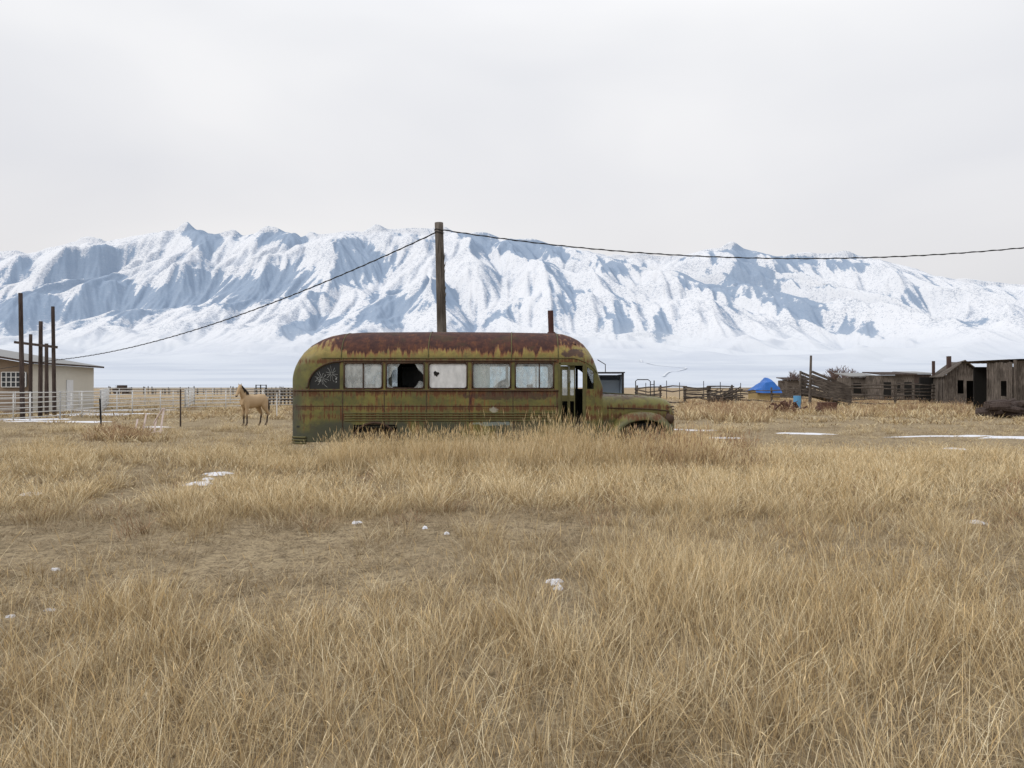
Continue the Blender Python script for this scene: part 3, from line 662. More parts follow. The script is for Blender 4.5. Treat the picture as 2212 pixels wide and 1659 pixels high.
for i in range(9):
    px=575+i*8; b.beam((PX(px,66),66,-.1),(PX(px,66),66,PZ(840+random.randint(-2,2),66)),.12,.12)
for y in (842,848,855,862): b.beam((PX(572,66),65.9,PZ(y,66)),(PX(645,66),65.9,PZ(y+random.uniform(-1,1),66)),.05,.17)
b.obj('dark_board_fence',[M_rail])
b=MB(); d=150
for i in range(60):
    px=random.uniform(225,640); x_=PX(px,d); b.beam((x_,d,-.1),(x_,d,random.uniform(.9,1.7)),.13,.13)
for z_ in (.6,1.05): b.beam((PX(240,d),d,z_),(PX(640,d),d,z_),.08,.10)
b.obj('distant_post_fence',[M_rail])
b=MB(); d=170; x_=PX(258,d); b.box(x_-1.6,x_+1.6,d,d+1.8,.5,1.2); b.box(x_-.6,x_+.9,d+.1,d+1.7,1.2,1.9); 
for s in (-1,1): b.path([(x_+s*1.05,d-.02,.4),(x_+s*1.05,d+1.8,.4)],.4,12)
b.obj('distant_pickup_truck',[M_poled])
# ---------------------------------------------------------------- right side farmyard
e=empty('open_shelter',(PX(1325,78),79,0)); b=MB(); d=78
xa,xb=PX(1288,d),PX(1345,d); zt=PZ(806,d)
b.box(xa,xb,d+3,d+3.1,-.1,zt-.15,0); b.box(xa,xa+.1,d+.1,d+2.95,-.1,zt-.12,0); b.box(xb-.1,xb,d+.1,d+2.95,-.1,zt-.12,0)
b.box(xa+.15,xb-.15,d+1.2,d+1.25,-.1,zt-.7,0)
for x in (xa,xb): b.box(x-.1,x+.12,d-.12,d+.08,-.1,zt,1)
b.box(xa-.2,xb+.2,d-.3,d+3.4,zt,zt+.12,1); b.obj('shelter_walls',[M_blueg,M_dark],e)
b=MB(); d=55
b.path([(PX(1373,d),d,-.1),(PX(1373,d),d,PZ(823,d)),(PX(1377,d),d,PZ(820,d)),(PX(1400,d),d,PZ(820,d)),(PX(1405,d),d,PZ(824,d)),(PX(1405,d),d,-.1)],.035,8)
b.path([(PX(1413,d),d,-.1),(PX(1413,d),d,PZ(822,d))],.04,8); b.path([(PX(1405,d),d,PZ(831,d)),(PX(1413,d),d,PZ(831,d))],.03,6); b.obj('pipe_gate_frame',[M_dark])
def railfence(name,pts,h=1.4,rails=5,gap=2.8,mess=.06,r=.07):
    e=empty(name,(pts[0][0],pts[0][1],0)); b=MB()
    for p,q in zip(pts[:-1],pts[1:]):
        p=Vector((*p,0));q=Vector((*q,0));n=max(1,int((q-p).length/gap))
        for i in range(n+1):
            c=p.lerp(q,i/n); lx=random.uniform(-.1,.1); b.path([(c.x,c.y+.1,-.1),(c.x+lx,c.y+.1,h+random.uniform(.05,.35))],[.11,.09],7,0)
        for k in range(rails):
            z=.2+(h-.2)*k/(rails-1)
            for i in range(n):
                if random.random()<.07: continue
                a=p.lerp(q,i/n);c=p.lerp(q,(i+1)/n)
                b.path([(a.x-.15,a.y,z+random.uniform(-mess,mess)),((a.x+c.x)/2,(a.y+c.y)/2,z+random.uniform(-mess,mess)*1.3),(c.x+.15,c.y-.03,z+random.uniform(-mess,mess))],[r*.9,r*.8,r*.65],6,1)
    b.obj('posts_and_rails',[M_grey,M_rail],e)
railfence('split_rail_fence',[f(1375,74),f(1480,70),f(1582,72)],1.5,6,2.6,.14,.085)
railfence('split_rail_fence',[f(1590,74),f(1750,70)],1.25,4,2.8,.12)
railfence('split_rail_fence',[f(1838,66),f(1935,64),f(2015,68)],1.75,6,3.4,.07,.08)
railfence('split_rail_fence',[f(1480,98),f(1760,104),f(2000,100)],1.3,4,3.2,.1)
b=MB()
for i in range(46):
    px=random.gauss(1552,20); d=69; z=random.random()*.5; a=random.uniform(-.5,.5); l=random.uniform(.6,1.8)
    b.path([(PX(px,d),d+random.random(),z+.3),(PX(px,d)+l*math.cos(a),d+random.random(),max(.1,z+.5+l*math.sin(a)))],.05,5)
b.obj('scrap_wood_pile',[M_rail])
b=MB(); d=84; R=11;C=17; vs=[]
for i in range(R):
    for j in range(C):
        u=j/(C-1);v=i/(R-1); x=PX(1634+56*u,d); y=d+v*4
        prof=min(1,u/.55)**1.1*min(1,(1-u)/.45)**.5; zz=1.15+1.45*prof*(math.sin(math.pi*min(1,v*.9+.12)))**.6+.22*math.sin(u*19+v*5)*.5
        vs.append((x,y,max(.2,zz) if i>0 else .9))
b.add(vs,[(i*C+j,i*C+j+1,(i+1)*C+j+1,(i+1)*C+j) for i in range(R-1) for j in range(C-1)]); 
e=empty('tarp_covered_haystack',(PX(1660,d),d,0)); b.obj('tarp',[M_tarp],e,smooth=False)
b=MB(); b.box(PX(1638,d),PX(1687,d),d+.3,d+3.6,-.1,1.1); b.obj('hay_bales',[simple('hay',(.3,.22,.1),.95)],e)
e=empty('cattle_loading_chute',(PX(1790,60),60,0)); b=MB(); d=60
b.path([(PX(1749,d),d,-.1),(PX(1752,d),d,PZ(768,d))],[.13,.09],8,0); b.path([(PX(1834,d),d,-.1),(PX(1836,d),d,PZ(828,d))],[.12,.1],8,0)
b.path([(PX(1751,d),d+2.2,-.1),(PX(1752,d),d+2.2,PZ(800,d))],[.12,.09],8,0); b.path([(PX(1790,d),d+.15,-.1),(PX(1790,d),d+.15,PZ(820,d))],[.1,.09],8,0)
for k in range(7):
    z0=PZ(803+k*8.2,d); z1=PZ(838+k*5.2,d)
    b.beam((PX(1753,d),d-.1,z0),(PX(1837,d),d-.1,z1),.05,.19,1); b.beam((PX(1753,d),d+2.3,z0),(PX(1837,d),d+2.3,z1),.05,.19,1)
b.beam((PX(1756,d),d+1.1,1.0),(PX(1837,d),d+1.1,.1),2.1,.08,1); b.obj('chute_ramp',[M_grey,M_rail],e)
def shed(name,px0,px1,d,ytop,ybase,dep,wall,roof,pitch=.4,openings=()):
    e=empty(name,(PX((px0+px1)/2,d),d,0)); b=MB(); x0,x1=PX(px0,d),PX(px1,d); zt=PZ(ytop,d)
    b.box(x0,x1,d,d+dep,-.1,zt-pitch,0); 
    b.add([(x0-.2,d-.3,zt-pitch+.03),(x1+.2,d-.3,zt-pitch+.03),(x1+.2,d+dep+.3,zt),(x0-.2,d+dep+.3,zt),(x0-.2,d-.3,zt-pitch+.15),(x1+.2,d-.3,zt-pitch+.15),(x1+.2,d+dep+.3,zt+.12),(x0-.2,d+dep+.3,zt+.12)],[(0,1,2,3),(4,5,6,7),(0,1,5,4),(1,2,6,5),(2,3,7,6),(3,0,4,7)],1)
    for (a,c2,z0,z1) in openings: b.box(x0+(x1-x0)*a,x0+(x1-x0)*c2,d-.03,d+.02,z0,z1,2)
    b.obj('shed_body',[wall,roof,M_hole],e)
shed('wooden_shed',1838,1893,92,806,850,4,M_grey,M_roofm,.5,[(.1,.4,.8,2.0),(.6,.9,.8,1.9)])
shed('wooden_shed',1903,1975,88,804,850,4,M_grey,M_poled,.35,[(.08,.3,.2,2.1),(.42,.58,.9,2.0),(.7,.92,.2,2.1)])
shed('wooden_shed',1968,2012,96,803,850,4,M_poled,M_roofm,.3,[(.2,.8,.2,2.0)])
shed('wooden_shed',1700,1742,118,816,850,4,M_rail,M_poled,.4)
def boards(b,p,q,z0,ztf_,wd=.2,m=0,th=.04):
    p=Vector(p);q=Vector(q);L_=(q-p).length;n=int(L_/wd)
    for i in range(n):
        if random.random()<.05: continue
        a=p.lerp(q,(i+.04)/n);c=p.lerp(q,(i+.95)/n); zt=ztf_((i+.5)/n)+random.uniform(-.05,.02); o_=random.uniform(-.015,.015); lean=random.uniform(-.02,.02)
        t_=(q-p).normalized(); nn=Vector((t_.y,-t_.x,0))*(th/2+o_)
        vs=[Vector((*v.xy,zz))+s*nn+t_*(lean if zz>z0 else 0) for s in (-1,1) for v,zz in ((a,z0),(c,z0),(c,zt),(a,zt))]
        b.add(vs,[(0,1,2,3),(7,6,5,4),(0,4,5,1),(1,5,6,2),(2,6,7,3),(3,7,4,0)],m)
d=66; e=empty('old_log_cabin',(PX(2070,d),d,0)); b=MB()
Pa=Vector((PX(2040,d),d,0));Pb=Vector((PX(2124,d),d+.3,0));Pc=Vector((PX(2013,d+5),d+5,0)) ; Pd=Pb+(Pc-Pa)
ezc=PZ(811,d); pk=PZ(781,d)
gtop=lambda u: ezc+(pk-ezc)*(1-abs(u-.5)*2)
boards(b,Pa,Pa.lerp(Pb,.36),-.1,lambda u:gtop(u*.36),.2)
boards(b,Pa.lerp(Pb,.36),Pa.lerp(Pb,.52),-.1,lambda u:1.0,.2); boards(b,Pa.lerp(Pb,.36),Pa.lerp(Pb,.52),2.15,lambda u:gtop(.36+u*.16),.2)
boards(b,Pa.lerp(Pb,.60),Pa.lerp(Pb,.80),2.1,lambda u:gtop(.6+u*.2),.2)
boards(b,Pa.lerp(Pb,.52),Pa.lerp(Pb,.60),-.1,lambda u:gtop(.55),.2)
boards(b,Pa.lerp(Pb,.80),Pb,-.1,lambda u:gtop(.8+u*.2),.2)
boards(b,Pc,Pa,-.1,lambda u:ezc,.2)
b.box(Pa.x+.2,Pb.x-.2,d+4.3,d+4.5,-.1,ezc-.1,1); b.box(Pb.x-.1,Pb.x+.0,d+.5,d+4.5,-.1,ezc-.1,1)
b.obj('plank_walls',[M_grey,M_hole],e,fix=False)
b=MB(); off=Vector((Pc.x-Pa.x,5,0)); R0=(Pa+Pb)/2+Vector((0,-.35,pk+.08)); R1=R0+off*1.08
for s,P in ((-1,Pa),(1,Pb)):
    E0=P+Vector((s*.35,-.35,ezc-.14)); E1=E0+off*1.08; n=16
    for i in range(n):
        a0,a1=i/n,(i+.93)/n; sag=lambda a:-.10*math.sin(math.pi*a)
        q=[E0.lerp(E1,a0),E0.lerp(E1,a1),R0.lerp(R1,a1),R0.lerp(R1,a0)]
        q[2].z+=sag(a1);q[3].z+=sag(a0); q[0].z+=random.uniform(-.03,.03)
        b.add(q+[v+Vector((0,0,.07)) for v in q],[(0,1,2,3),(7,6,5,4),(0,4,5,1),(1,5,6,2),(2,6,7,3),(3,7,4,0)],0)
b.obj('plank_roof',[M_grey],e,fix=False)
b=MB(); cxx=PX(2056,d+2); b.box(cxx-.14,cxx+.14,d+2.3,d+2.6,2.8,PZ(769,d+2)); cx2=PX(2031,d+3); b.box(cx2-.10,cx2+.10,d+4,d+4.2,2.4,PZ(779,d+3)); b.obj('chimney',[M_chim],e)
d=47; e=empty('weathered_board_shack',(PX(2190,d),d,0)); b=MB()
Pa=Vector((PX(2134,d+3),d+3,0));Pb=Vector((PX(2192,d),d,0));Pc=Vector((PX(2330,d+1),d+1,0)); zt=PZ(781,d)
boards(b,Pa,Pa.lerp(Pb,.5),-.1,lambda u:zt,.17); boards(b,Pa.lerp(Pb,.5),Pa.lerp(Pb,.72),-.1,lambda u:1.0,.17); boards(b,Pa.lerp(Pb,.5),Pa.lerp(Pb,.72),1.95,lambda u:zt,.17); boards(b,Pa.lerp(Pb,.72),Pb,-.1,lambda u:zt,.17)
boards(b,Pb,Pc,-.1,lambda u:zt+.05,.17)
b.box(Pa.x+.3,Pc.x,d+5,d+5.1,-.1,zt-.2,1)
for P in (Pa,Pb,Pc): b.path([(P.x,P.y-.06,-.1),(P.x,P.y-.06,zt+.1)],.1,8,0)
b.obj('board_walls',[M_grey,M_hole],e,fix=False)
b=MB()
for i in range(14):
    a=i/13; P=Vector((Pa.x+(Pc.x-Pa.x)*a,0,0)); b.path([(P.x,d-.7+1.5*(1-a),zt+.08+random.uniform(-.03,.05)),(P.x+.1,d+6,zt+.12)],.08,6)
b.add([(Pa.x-.3,d+2.6,zt+.15),(Pb.x,d-.5,zt+.15),(Pc.x,d+.3,zt+.2),(Pc.x,d+6,zt+.2),(Pa.x-.3,d+6,zt+.18)],[(0,1,2,3,4)],0)
b.obj('pole_roof',[M_rail],e)
b=MB()
for i in range(34):
    px=random.uniform(2118,2196); dd=39; z=.12+random.random()*.62; l=random.uniform(.5,1.4); b.path([(PX(px,dd),dd+random.uniform(-.5,.5),z),(PX(px,dd)+l,dd+random.uniform(-.6,.6),z+random.uniform(-.2,.2))],random.uniform(.08,.2),7)
b.obj('log_pile',[M_poled])
b=MB(); d=50; x_=PX(1722,d); b.path([(x_,d,.55),(x_,d,1.0)],.24,14); b.path([(x_,d,.2),(x_,d,.57)],.22,14); b.obj('plastic_barrel',[M_blue],smooth=False)
b=MB()
for i in range(30):
    px=random.gauss(1697,22); dd=random.uniform(46,49); l=random.uniform(.3,.9); b.beam((PX(px,dd),dd,random.random()*.5),(PX(px,dd)+l*random.uniform(-1,1),dd+random.uniform(-.3,.3),random.random()*.8),random.uniform(.05,.22),random.uniform(.03,.14),0)
b.obj('rusty_scrap_heap',[M_rusty])
b=MB(); dd=46
b.box(PX(1775,dd),PX(1808,dd),dd,dd+.7,.15,.65); b.path([(PX(1780,dd),dd-.02,.25),(PX(1780,dd),dd+.8,.25)],.22,12); b.path([(PX(1802,dd),dd-.02,.2),(PX(1802,dd),dd+.8,.2)],.18,12); b.beam((PX(1768,dd),dd,.4),(PX(1776,dd),dd,.45),.06,.06); b.obj('rusty_farm_cart',[M_rusty])
def tree(name,px,d,h,spread,n0=5):
    e=empty(name,(PX(px,d),d,0)); b=MB()
    def br(p,dr,l,r,lev):
        q=p+dr*l; mid=p.lerp(q,.5)+Vector((random.uniform(-1,1),random.uniform(-1,1),0))*l*.06
        b.path([p,mid,q],[r,r*.9,r*.78],4 if lev else 6,0,False)
        if lev>=5: return
        for k in range(3 if lev<4 else 2):
            nd=(dr+Vector((random.uniform(-1,1)*spread,random.uniform(-1,1)*spread,random.uniform(-.15,.5)))).normalized()
            br(p.lerp(q,random.uniform(.55,1)),nd,l*random.uniform(.62,.82),r*.74,lev+1)
    for k in range(n0):
        br(Vector((PX(px,d)+random.uniform(-.3,.3)*spread,d+random.uniform(-.3,.3),-.1)),Vector((random.uniform(-.5,.5)*spread,random.uniform(-.4,.4),1)).normalized(),h*.34,.065*h/4,1)
    b.obj('trunk_and_branches',[M_bark],e)
tree('bare_tree',1712,120,5.0,.9,6); tree('bare_tree',1735,124,3.6,1,4); tree('bare_tree',1812,125,6.2,.9,6); tree('bare_tree',1842,128,5.0,.9,5); tree('bare_tree',1792,128,4.2,.9,4); tree('bare_tree',262,180,2.4,1.2,5)
# ---------------------------------------------------------------- horse
e=empty('horse',(PX(546,31.0),31.0,0)); b=MB()
b.loft([(-.80,0,1.20,.06,.08),(-.75,0,1.19,.17,.19),(-.62,0,1.19,.26,.27),(-.42,0,1.18,.285,.29),(-.15,0,1.13,.29,.29),(.12,0,1.10,.30,.31),(.34,0,1.12,.26,.34),(.52,0,1.13,.21,.30),(.66,0,1.14,.12,.18)],18)
b.loft([(.28,0,1.24,.13,.22),(.48,0,1.36,.125,.24),(.64,0,1.50,.10,.19),(.76,0,1.65,.08,.15),(.83,0,1.77,.07,.11)],14)
b.loft([(.77,0,1.82,.05,.06),(.85,0,1.79,.085,.11),(.95,0,1.70,.095,.125),(1.06,0,1.58,.075,.095),(1.17,0,1.46,.055,.068),(1.24,0,1.38,.055,.06),(1.27,0,1.34,.035,.035)],12)
for s in (-1,1):
    fx=.42+.04*s
    b.loft([(fx-.04,s*.15,1.15,.09,.17),(fx,s*.16,.92,.085,.12),(fx+.01,s*.16,.72,.06,.075),(fx+.01,s*.155,.52,.05,.055),(fx,s*.155,.46,.045,.05),(fx,s*.155,.28,.033,.037),(fx,s*.155,.14,.042,.045),(fx+.03,s*.155,.08,.036,.04),(fx+.05,s*.155,.05,.052,.06),(fx+.06,s*.155,-.01,.062,.072)],12)
    hx_=-.06*s
    b.loft([(-.50+hx_*.3,s*.15,1.15,.13,.24),(-.50+hx_,s*.17,.92,.11,.19),(-.58+hx_,s*.165,.74,.075,.12),(-.70+hx_,s*.155,.58,.05,.075),(-.70+hx_,s*.15,.50,.043,.06),(-.66+hx_,s*.15,.30,.036,.042),(-.64+hx_,s*.15,.14,.044,.048),(-.60+hx_,s*.15,.08,.038,.042),(-.57+hx_,s*.15,.05,.052,.062),(-.56+hx_,s*.15,-.01,.062,.075)],12)
    b.loft([(.82,s*.055,1.84,.035,.03),(.83,s*.065,1.90,.032,.022),(.83,s*.07,1.965,.006,.006)],8)
N=NT('buckskin_coat'); o=N.obj(); x,y,z=N.xyz(o); f=N.noise(o,5,4)
c=N.mix(f,(.36,.25,.145),(.47,.34,.205)); c=N.mix(N.step(z,.62,.36),c,(.05,.035,.028)); c=N.mix(N.step(z,1.44,1.36),c,N.mix(N.step(x,1.0,1.05),c,(.07,.05,.045))); c=N.mix(N.step(z,1.90,1.95),c,(.05,.04,.03))
M_h=N.fin(N.pbr(c,.75,0.0,None,.2)); M_mane=simple('black_mane_hair',(.025,.02,.018),.8)
Th=Matrix.Translation((PX(546,31.0),31.0,0.02))@Matrix.Rotation(math.radians(180+60),4,'Z')@Matrix.Scale(.875,4)
def turn(P):
    x,y,z=P; k=min(1,max(0,(x-.45)/.5))*(1 if z>1.2 else 0)
    a=.38*k; px_=.45; return (px_+(x-px_)*math.cos(a)-y*math.sin(a), (x-px_)*math.sin(a)+y*math.cos(a), z)
b.v=[turn(v) for v in b.v]
ho=b.obj('horse_body',[M_h],None,smooth=True,fix=True); rm=ho.modifiers.new('r','REMESH'); rm.mode='VOXEL'; rm.voxel_size=.022; rm.use_smooth_shade=True; s_=ho.modifiers.new('s','SMOOTH'); s_.iterations=4; s_.factor=.5
b=MB()
for i in range(60):
    u=random.random(); px_=.36+.46*u; pz_=1.55+.35*u**.8+.0; s=random.choice((-1,-1,1)); y_=s*.05
    b.path([(px_-.02,0,pz_-.02),(px_-.05,s*.09,pz_-.05),(px_-.03,s*.125,pz_-.17-random.random()*.12)],[.022,.02,.006],5)
for i in range(10): b.path([(.82,random.uniform(-.03,.03),1.88),(.92,random.uniform(-.04,.04),1.84),(.99,random.uniform(-.05,.05),1.72)],[.02,.015,.004],5)
for i in range(26):
    a=random.uniform(-.07,.07);c2=random.uniform(-.06,.06); b.path([(-.78,a*.3,1.28),(-.88,a*.6,1.15),(-.90+c2,a,.85),(-.86+c2,a*1.2,.45+random.random()*.15)],[.025,.03,.025,.006],5)
b.v=[turn(v) for v in b.v]
mo=b.obj('mane_and_tail',[M_mane],None,smooth=True)
b=MB()
for s in (-1,1):
    b.loft([(.955,s*.085,1.745,.001,.001),(.965,s*.092,1.735,.018,.02),(.975,s*.085,1.725,.001,.001)],8)
    b.loft([(1.235,s*.035,1.43,.001,.001),(1.245,s*.045,1.415,.014,.016),(1.25,s*.035,1.40,.001,.001)],8)
b.v=[turn(v) for v in b.v]
eo=b.obj('eyes_and_nostrils',[M_mane],None,smooth=True)
for q in (ho,mo,eo):
    par(q,e); q.matrix_basis=Th
# ---------------------------------------------------------------- grass
tc_=bpy.data.collections.new('grass_clumps')
def clump(name,nb,rad,h0,h1,w0,w1,lean,mat,curl=.5,seed=0,head=0.0,kink=.0,S=3,pw=1.0):
    R=random.Random(seed); v=[];f=[];ha=[];ba=[]
    for i in range(nb):
        a=R.random()*6.283; r=rad*math.sqrt(R.random()); x=r*math.cos(a);y=r*math.sin(a)
        H=(h0+(h1-h0)*R.random()**pw)*(1-.25*r/rad); W_=R.uniform(w0,w1); la=a+R.gauss(0,.9); ln=abs(R.gauss(lean,lean*.6)); cu=R.uniform(.2,1)*curl
        fa=R.random()*3.14; wx_,wy_=math.cos(fa)*W_/2,math.sin(fa)*W_/2; br=R.random(); o=len(v)
        px_,py_,pz_=x,y,-.02; th=ln*.5
        kk=R.randint(0,S-1) if R.random()<kink else -1
        for k in range(S+1):
            t_=k/S; wd=(1-t_**1.6)*.9+.1
            v.append((px_-wx_*wd,py_-wy_*wd,pz_)); v.append((px_+wx_*wd,py_+wy_*wd,pz_)); ha+=[pz_/.5+.1*t_]*2; ba+=[br]*2
            if k<S:
                th+=(ln+cu)/S
                if k==kk: th+=R.uniform(.5,1.3)
                px_+=math.cos(la)*math.sin(th)*H/S; py_+=math.sin(la)*math.sin(th)*H/S; pz_=max(.008,pz_+math.cos(th)*H/S)
                q=o+2*k; f.append((q,q+1,q+3,q+2))
        if R.random()<head:
            hl_=.06*R.uniform(.6,1.3); dx_=math.cos(la)*math.sin(th)*hl_;dy_=math.sin(la)*math.sin(th)*hl_;dz_=math.cos(th)*hl_
            for fa in (0,1.6):
                wx_,wy_=math.cos(fa)*W_*.8,math.sin(fa)*W_*.8; o=len(v)
                v+=[(px_,py_,pz_-.01),(px_+dx_*.4+wx_,py_+dy_*.4+wy_,pz_+dz_*.4),(px_+dx_,py_+dy_,pz_+dz_),(px_+dx_*.4-wx_,py_+dy_*.4-wy_,pz_+dz_*.4)]; f.append((o,o+1,o+2,o+3)); ha+=[1]*4; ba+=[br*.8+.1]*4
    me=bpy.data.meshes.new(name); me.from_pydata(v,[],f); me.materials.append(mat)
    for nme,ar in (('h',ha),('br',ba)):
        at=me.attributes.new(nme,'FLOAT','POINT'); at.data.foreach_set('value',ar)
    ob=bpy.data.objects.new(name,me); tc_.objects.link(ob)
k=0
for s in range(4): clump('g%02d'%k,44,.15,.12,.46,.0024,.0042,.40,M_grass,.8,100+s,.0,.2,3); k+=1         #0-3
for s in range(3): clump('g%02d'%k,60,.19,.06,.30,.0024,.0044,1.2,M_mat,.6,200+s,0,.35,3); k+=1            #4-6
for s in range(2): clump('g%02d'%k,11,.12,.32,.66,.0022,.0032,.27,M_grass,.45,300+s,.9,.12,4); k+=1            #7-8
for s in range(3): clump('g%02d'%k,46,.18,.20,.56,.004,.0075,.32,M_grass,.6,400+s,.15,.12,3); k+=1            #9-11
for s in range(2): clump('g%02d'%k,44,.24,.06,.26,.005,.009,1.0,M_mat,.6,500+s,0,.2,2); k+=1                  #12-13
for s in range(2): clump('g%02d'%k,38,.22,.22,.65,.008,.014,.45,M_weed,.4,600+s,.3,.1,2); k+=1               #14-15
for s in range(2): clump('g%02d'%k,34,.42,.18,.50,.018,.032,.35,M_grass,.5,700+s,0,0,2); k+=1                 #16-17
P=[];RT=[];SC=[];ID=[]
def scatter(y0,y1,dens,choose):
    wmax=.78*y1+2.5; n=int((y1-y0)*2*wmax*dens); x=rng.uniform(-wmax,wmax,n); y=rng.uniform(y0,y1,n)
    ok=np.abs(x)<.78*y+2.5
    ok&=~((x>-4.62)&(x<3.5)&(y>15.62)&(y<17.95))
    ok&=~((x<-28.5)&(y>44.5)&(y<57))
    for (sx_,sy_,rx,ry) in SNOW: ok&=~((((x-sx_)/(rx*.95))**2+((y-sy_)/(ry*.95))**2)<1)
    x=x[ok];y=y[ok]
    n1=pn(x*.35,y*.35,41); n2=pn(x*1.0,y*1.0,42); n3=pn(x*2.6,y*2.6,43)
    T=.55+n1*.50+n2*.60+n3*.60
    T-= .75*np.exp(-(((x+3.4)/3.0)**2+((y-7.3)/1.3)**2))
    T-= .40*np.exp(-(((x-.2)/2.0)**2+((y-9.2)/1.0)**2))
    T-= .45*np.exp(-(((x+5)/3.5)**2+((y-12.6)/1.2)**2))
    T+= .50*np.exp(-(((x-2)/6.)**2+((y-13.2)/1.8)**2))
    T+= .30*np.exp(-(((x-1)/4.)**2+((y-4.6)/1.2)**2))
    T-= .5*((y>18.5)&(y<42)&(x>4.2)&(y<32))
    T-= .45*((y>18.5)&(y<36)&(x<-4))
    T-= .25*(y>30)
    for (sx_,sy_,rx,ry) in SNOW:
        if sy_<28: T-=1.1*np.exp(-(((x-sx_)/(rx*1.5+.06))**2+(np.maximum(np.abs(y-(sy_-.12*sy_))-.10*sy_,0)/.25)**2))
    choose(x,y,T,n2,n3)
def put(x,y,i,s,sz,tilt=.12):
    n=len(x); P.append(np.stack([x,y,gz(x,y)],-1)); RT.append(np.stack([rng.normal(0,tilt,n),rng.normal(0,tilt,n),rng.uniform(0,6.28,n)],-1)); SC.append(np.stack([s,s,sz],-1)); ID.append(i)
def near(x,y,T,n2,n3):
    keep=rng.random(len(x))<np.clip(.62+T*.6,.45,1); x=x[keep];y=y[keep];T=T[keep]
    n=len(x); r=rng.random(n); tall=r<np.clip(T*.95,.06,.92)
    i=np.where(tall,rng.integers(0,4,n),rng.integers(4,7,n)); i=np.where(tall&(rng.random(n)<.22),rng.integers(7,9,n),i)
    s=rng.uniform(.8,1.25,n); sz=s*np.where(tall,np.clip(.5+T*.65,.3,1.35),np.clip(.6+T,.2,1))
    put(x,y,i,s,sz)
def mid(x,y,T,n2,n3):
    n=len(x); tall=rng.random(n)<np.clip(T*1.0,.08,.95); i=np.where(tall,rng.integers(9,12,n),rng.integers(12,14,n))
    s=rng.uniform(.8,1.2,n)*.95; sz=s*np.where(tall,np.clip(.5+T*.6,.3,1.2),np.clip(.6+T,.2,1)); put(x,y,i,s,sz)
def farf(x,y,T,n2,n3):
    n=len(x); tall=rng.random(n)<np.clip(T*.9,.15,.9); i=np.where(tall,rng.integers(16,18,n),rng.integers(12,14,n))
    s=rng.uniform(.8,1.3,n); sz=s*np.where(tall,np.clip(.35+T*.5,.25,.95),.8); 
    keep=rng.random(n)<np.clip(.4+T,.25,1)
    x,y,i,s,sz=x[keep],y[keep],i[keep],s[keep],sz[keep]; put(x,y,i,s,sz)
scatter(1.2,6.5,76,near); scatter(6.5,10,60,near); scatter(9.5,18,27,mid); scatter(18,30,9,mid); scatter(30,60,3,farf); scatter(60,110,1.0,farf)
n=950; x=rng.uniform(-3.5,3.9,n); y=rng.uniform(14.2,15.58,n); put(x,y,rng.integers(9,12,n),rng.uniform(.8,1.1,n),rng.uniform(1.5,2.3,n)*(.86+.14*np.clip((x+3.6)/2,0,1)),.07)
n=60; x=rng.uniform(-4.7,-3.5,n); y=rng.uniform(13.8,15.4,n); put(x,y,rng.integers(9,12,n),rng.uniform(.8,1.05,n),rng.uniform(.7,1.0,n),.08)
n=90; x=rng.normal(.9,.5,n); y=rng.uniform(14.9,15.55,n); put(x,y,rng.integers(9,12,n),rng.uniform(.8,1,n),rng.uniform(2.2,2.9,n),.05)
n=100; x=rng.normal(3.1,.6,n); y=rng.uniform(14.2,15.6,n); put(x,y,np.where(rng.random(n)<.35,14,rng.integers(9,12,n)),rng.uniform(.7,1,n),rng.uniform(1.5,2.1,n),.08)
def brush(px0,px1,d0,d1,n,hz0,hz1,sc=1.3,only=False):
    d=rng.uniform(d0,d1,n); px=rng.uniform(px0,px1,n); x=(px-1106)/F*d
    if not only: q=pn(x*.22,d*.22,55)>-.12; x=x[q];d=d[q]
    m=len(x); put(x,d,np.where(only|(rng.random(m)<.5),rng.integers(14,16,m),rng.integers(16,18,m)),rng.uniform(min(.9,sc-.2),sc,m),rng.uniform(hz0,hz1,m),.12)
brush(1480,2500,40,66,1300,.8,1.7,1.6); brush(1470,1660,34,50,220,1.2,1.9); brush(2150,2500,40,46,100,.6,1.0); brush(1470,2500,66,90,800,.8,1.5,1.8); brush(1650,1800,47,53,110,1.0,1.6)
brush(200,380,22,27,80,.7,1.1); brush(1440,1620,17.5,22,50,.7,1.2); brush(390,640,38,60,120,.4,.8)
brush(1400,1540,13.2,15,12,.8,1.3,.9,True); brush(-100,2300,8,14,34,.35,.75,.8,True)
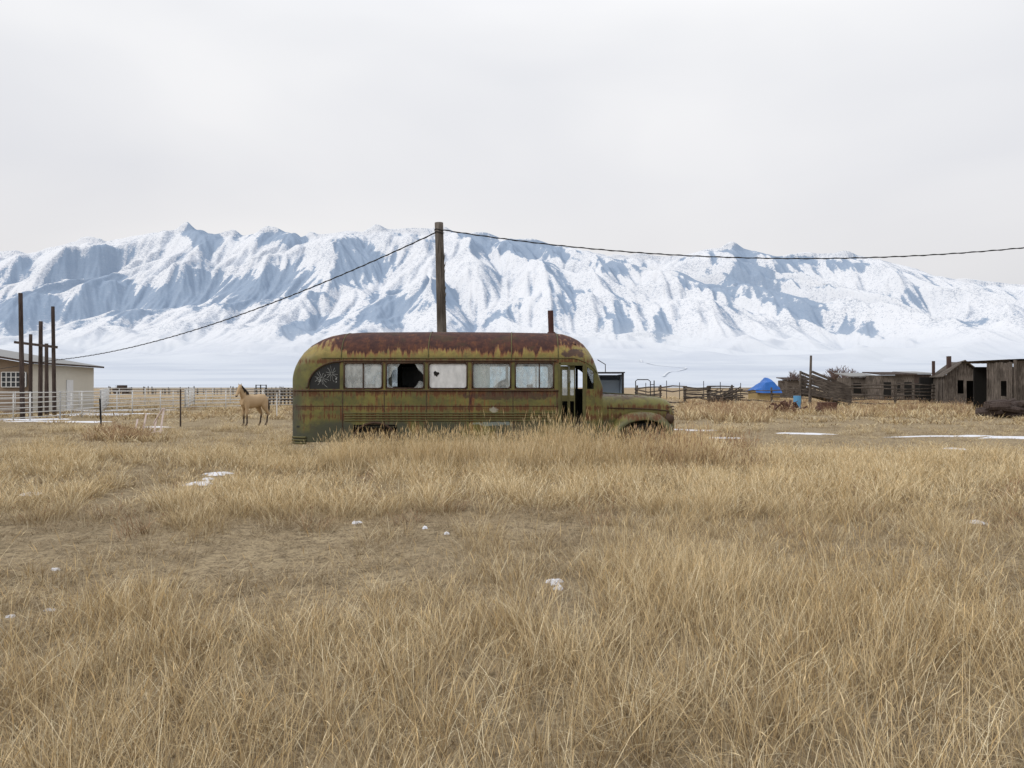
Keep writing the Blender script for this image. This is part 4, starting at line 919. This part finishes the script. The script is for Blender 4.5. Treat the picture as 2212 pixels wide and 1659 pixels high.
P=np.concatenate(P).astype(np.float32);RT=np.concatenate(RT).astype(np.float32);SC=np.concatenate(SC).astype(np.float32);ID=np.concatenate(ID).astype(np.int32)
print('CLUMPS',len(P))
me=bpy.data.meshes.new('dry_grass'); me.vertices.add(len(P)); me.vertices.foreach_set('co',P.ravel())
a=me.attributes.new('rot','FLOAT_VECTOR','POINT'); a.data.foreach_set('vector',RT.ravel())
a=me.attributes.new('scl','FLOAT_VECTOR','POINT'); a.data.foreach_set('vector',SC.ravel())
a=me.attributes.new('idx','INT','POINT'); a.data.foreach_set('value',ID)
a=me.attributes.new('cr','FLOAT','POINT'); a.data.foreach_set('value',rng.random(len(P)).astype(np.float32))
go=bpy.data.objects.new('dry_grass',me); scene.collection.objects.link(go)
ng=bpy.data.node_groups.new('scatter_grass','GeometryNodeTree'); ng.interface.new_socket('Geometry',in_out='INPUT',socket_type='NodeSocketGeometry'); ng.interface.new_socket('Geometry',in_out='OUTPUT',socket_type='NodeSocketGeometry')
gi=ng.nodes.new('NodeGroupInput');gout=ng.nodes.new('NodeGroupOutput'); ip=ng.nodes.new('GeometryNodeInstanceOnPoints'); ci=ng.nodes.new('GeometryNodeCollectionInfo')
ci.inputs['Collection'].default_value=tc_; ci.inputs['Separate Children'].default_value=True; ci.inputs['Reset Children'].default_value=True
def na(nm,ty):
    n=ng.nodes.new('GeometryNodeInputNamedAttribute'); n.data_type=ty; n.inputs[0].default_value=nm; return n.outputs[0]
K=ng.links.new; K(gi.outputs[0],ip.inputs['Points']); K(ci.outputs[0],ip.inputs['Instance']); ip.inputs['Pick Instance'].default_value=True
K(na('idx','INT'),ip.inputs['Instance Index']); K(na('rot','FLOAT_VECTOR'),ip.inputs['Rotation']); K(na('scl','FLOAT_VECTOR'),ip.inputs['Scale'])
rl=ng.nodes.new('GeometryNodeRealizeInstances'); K(ip.outputs[0],rl.inputs[0]); K(rl.outputs[0],gout.inputs[0])
md=go.modifiers.new('scatter','NODES'); md.node_group=ng
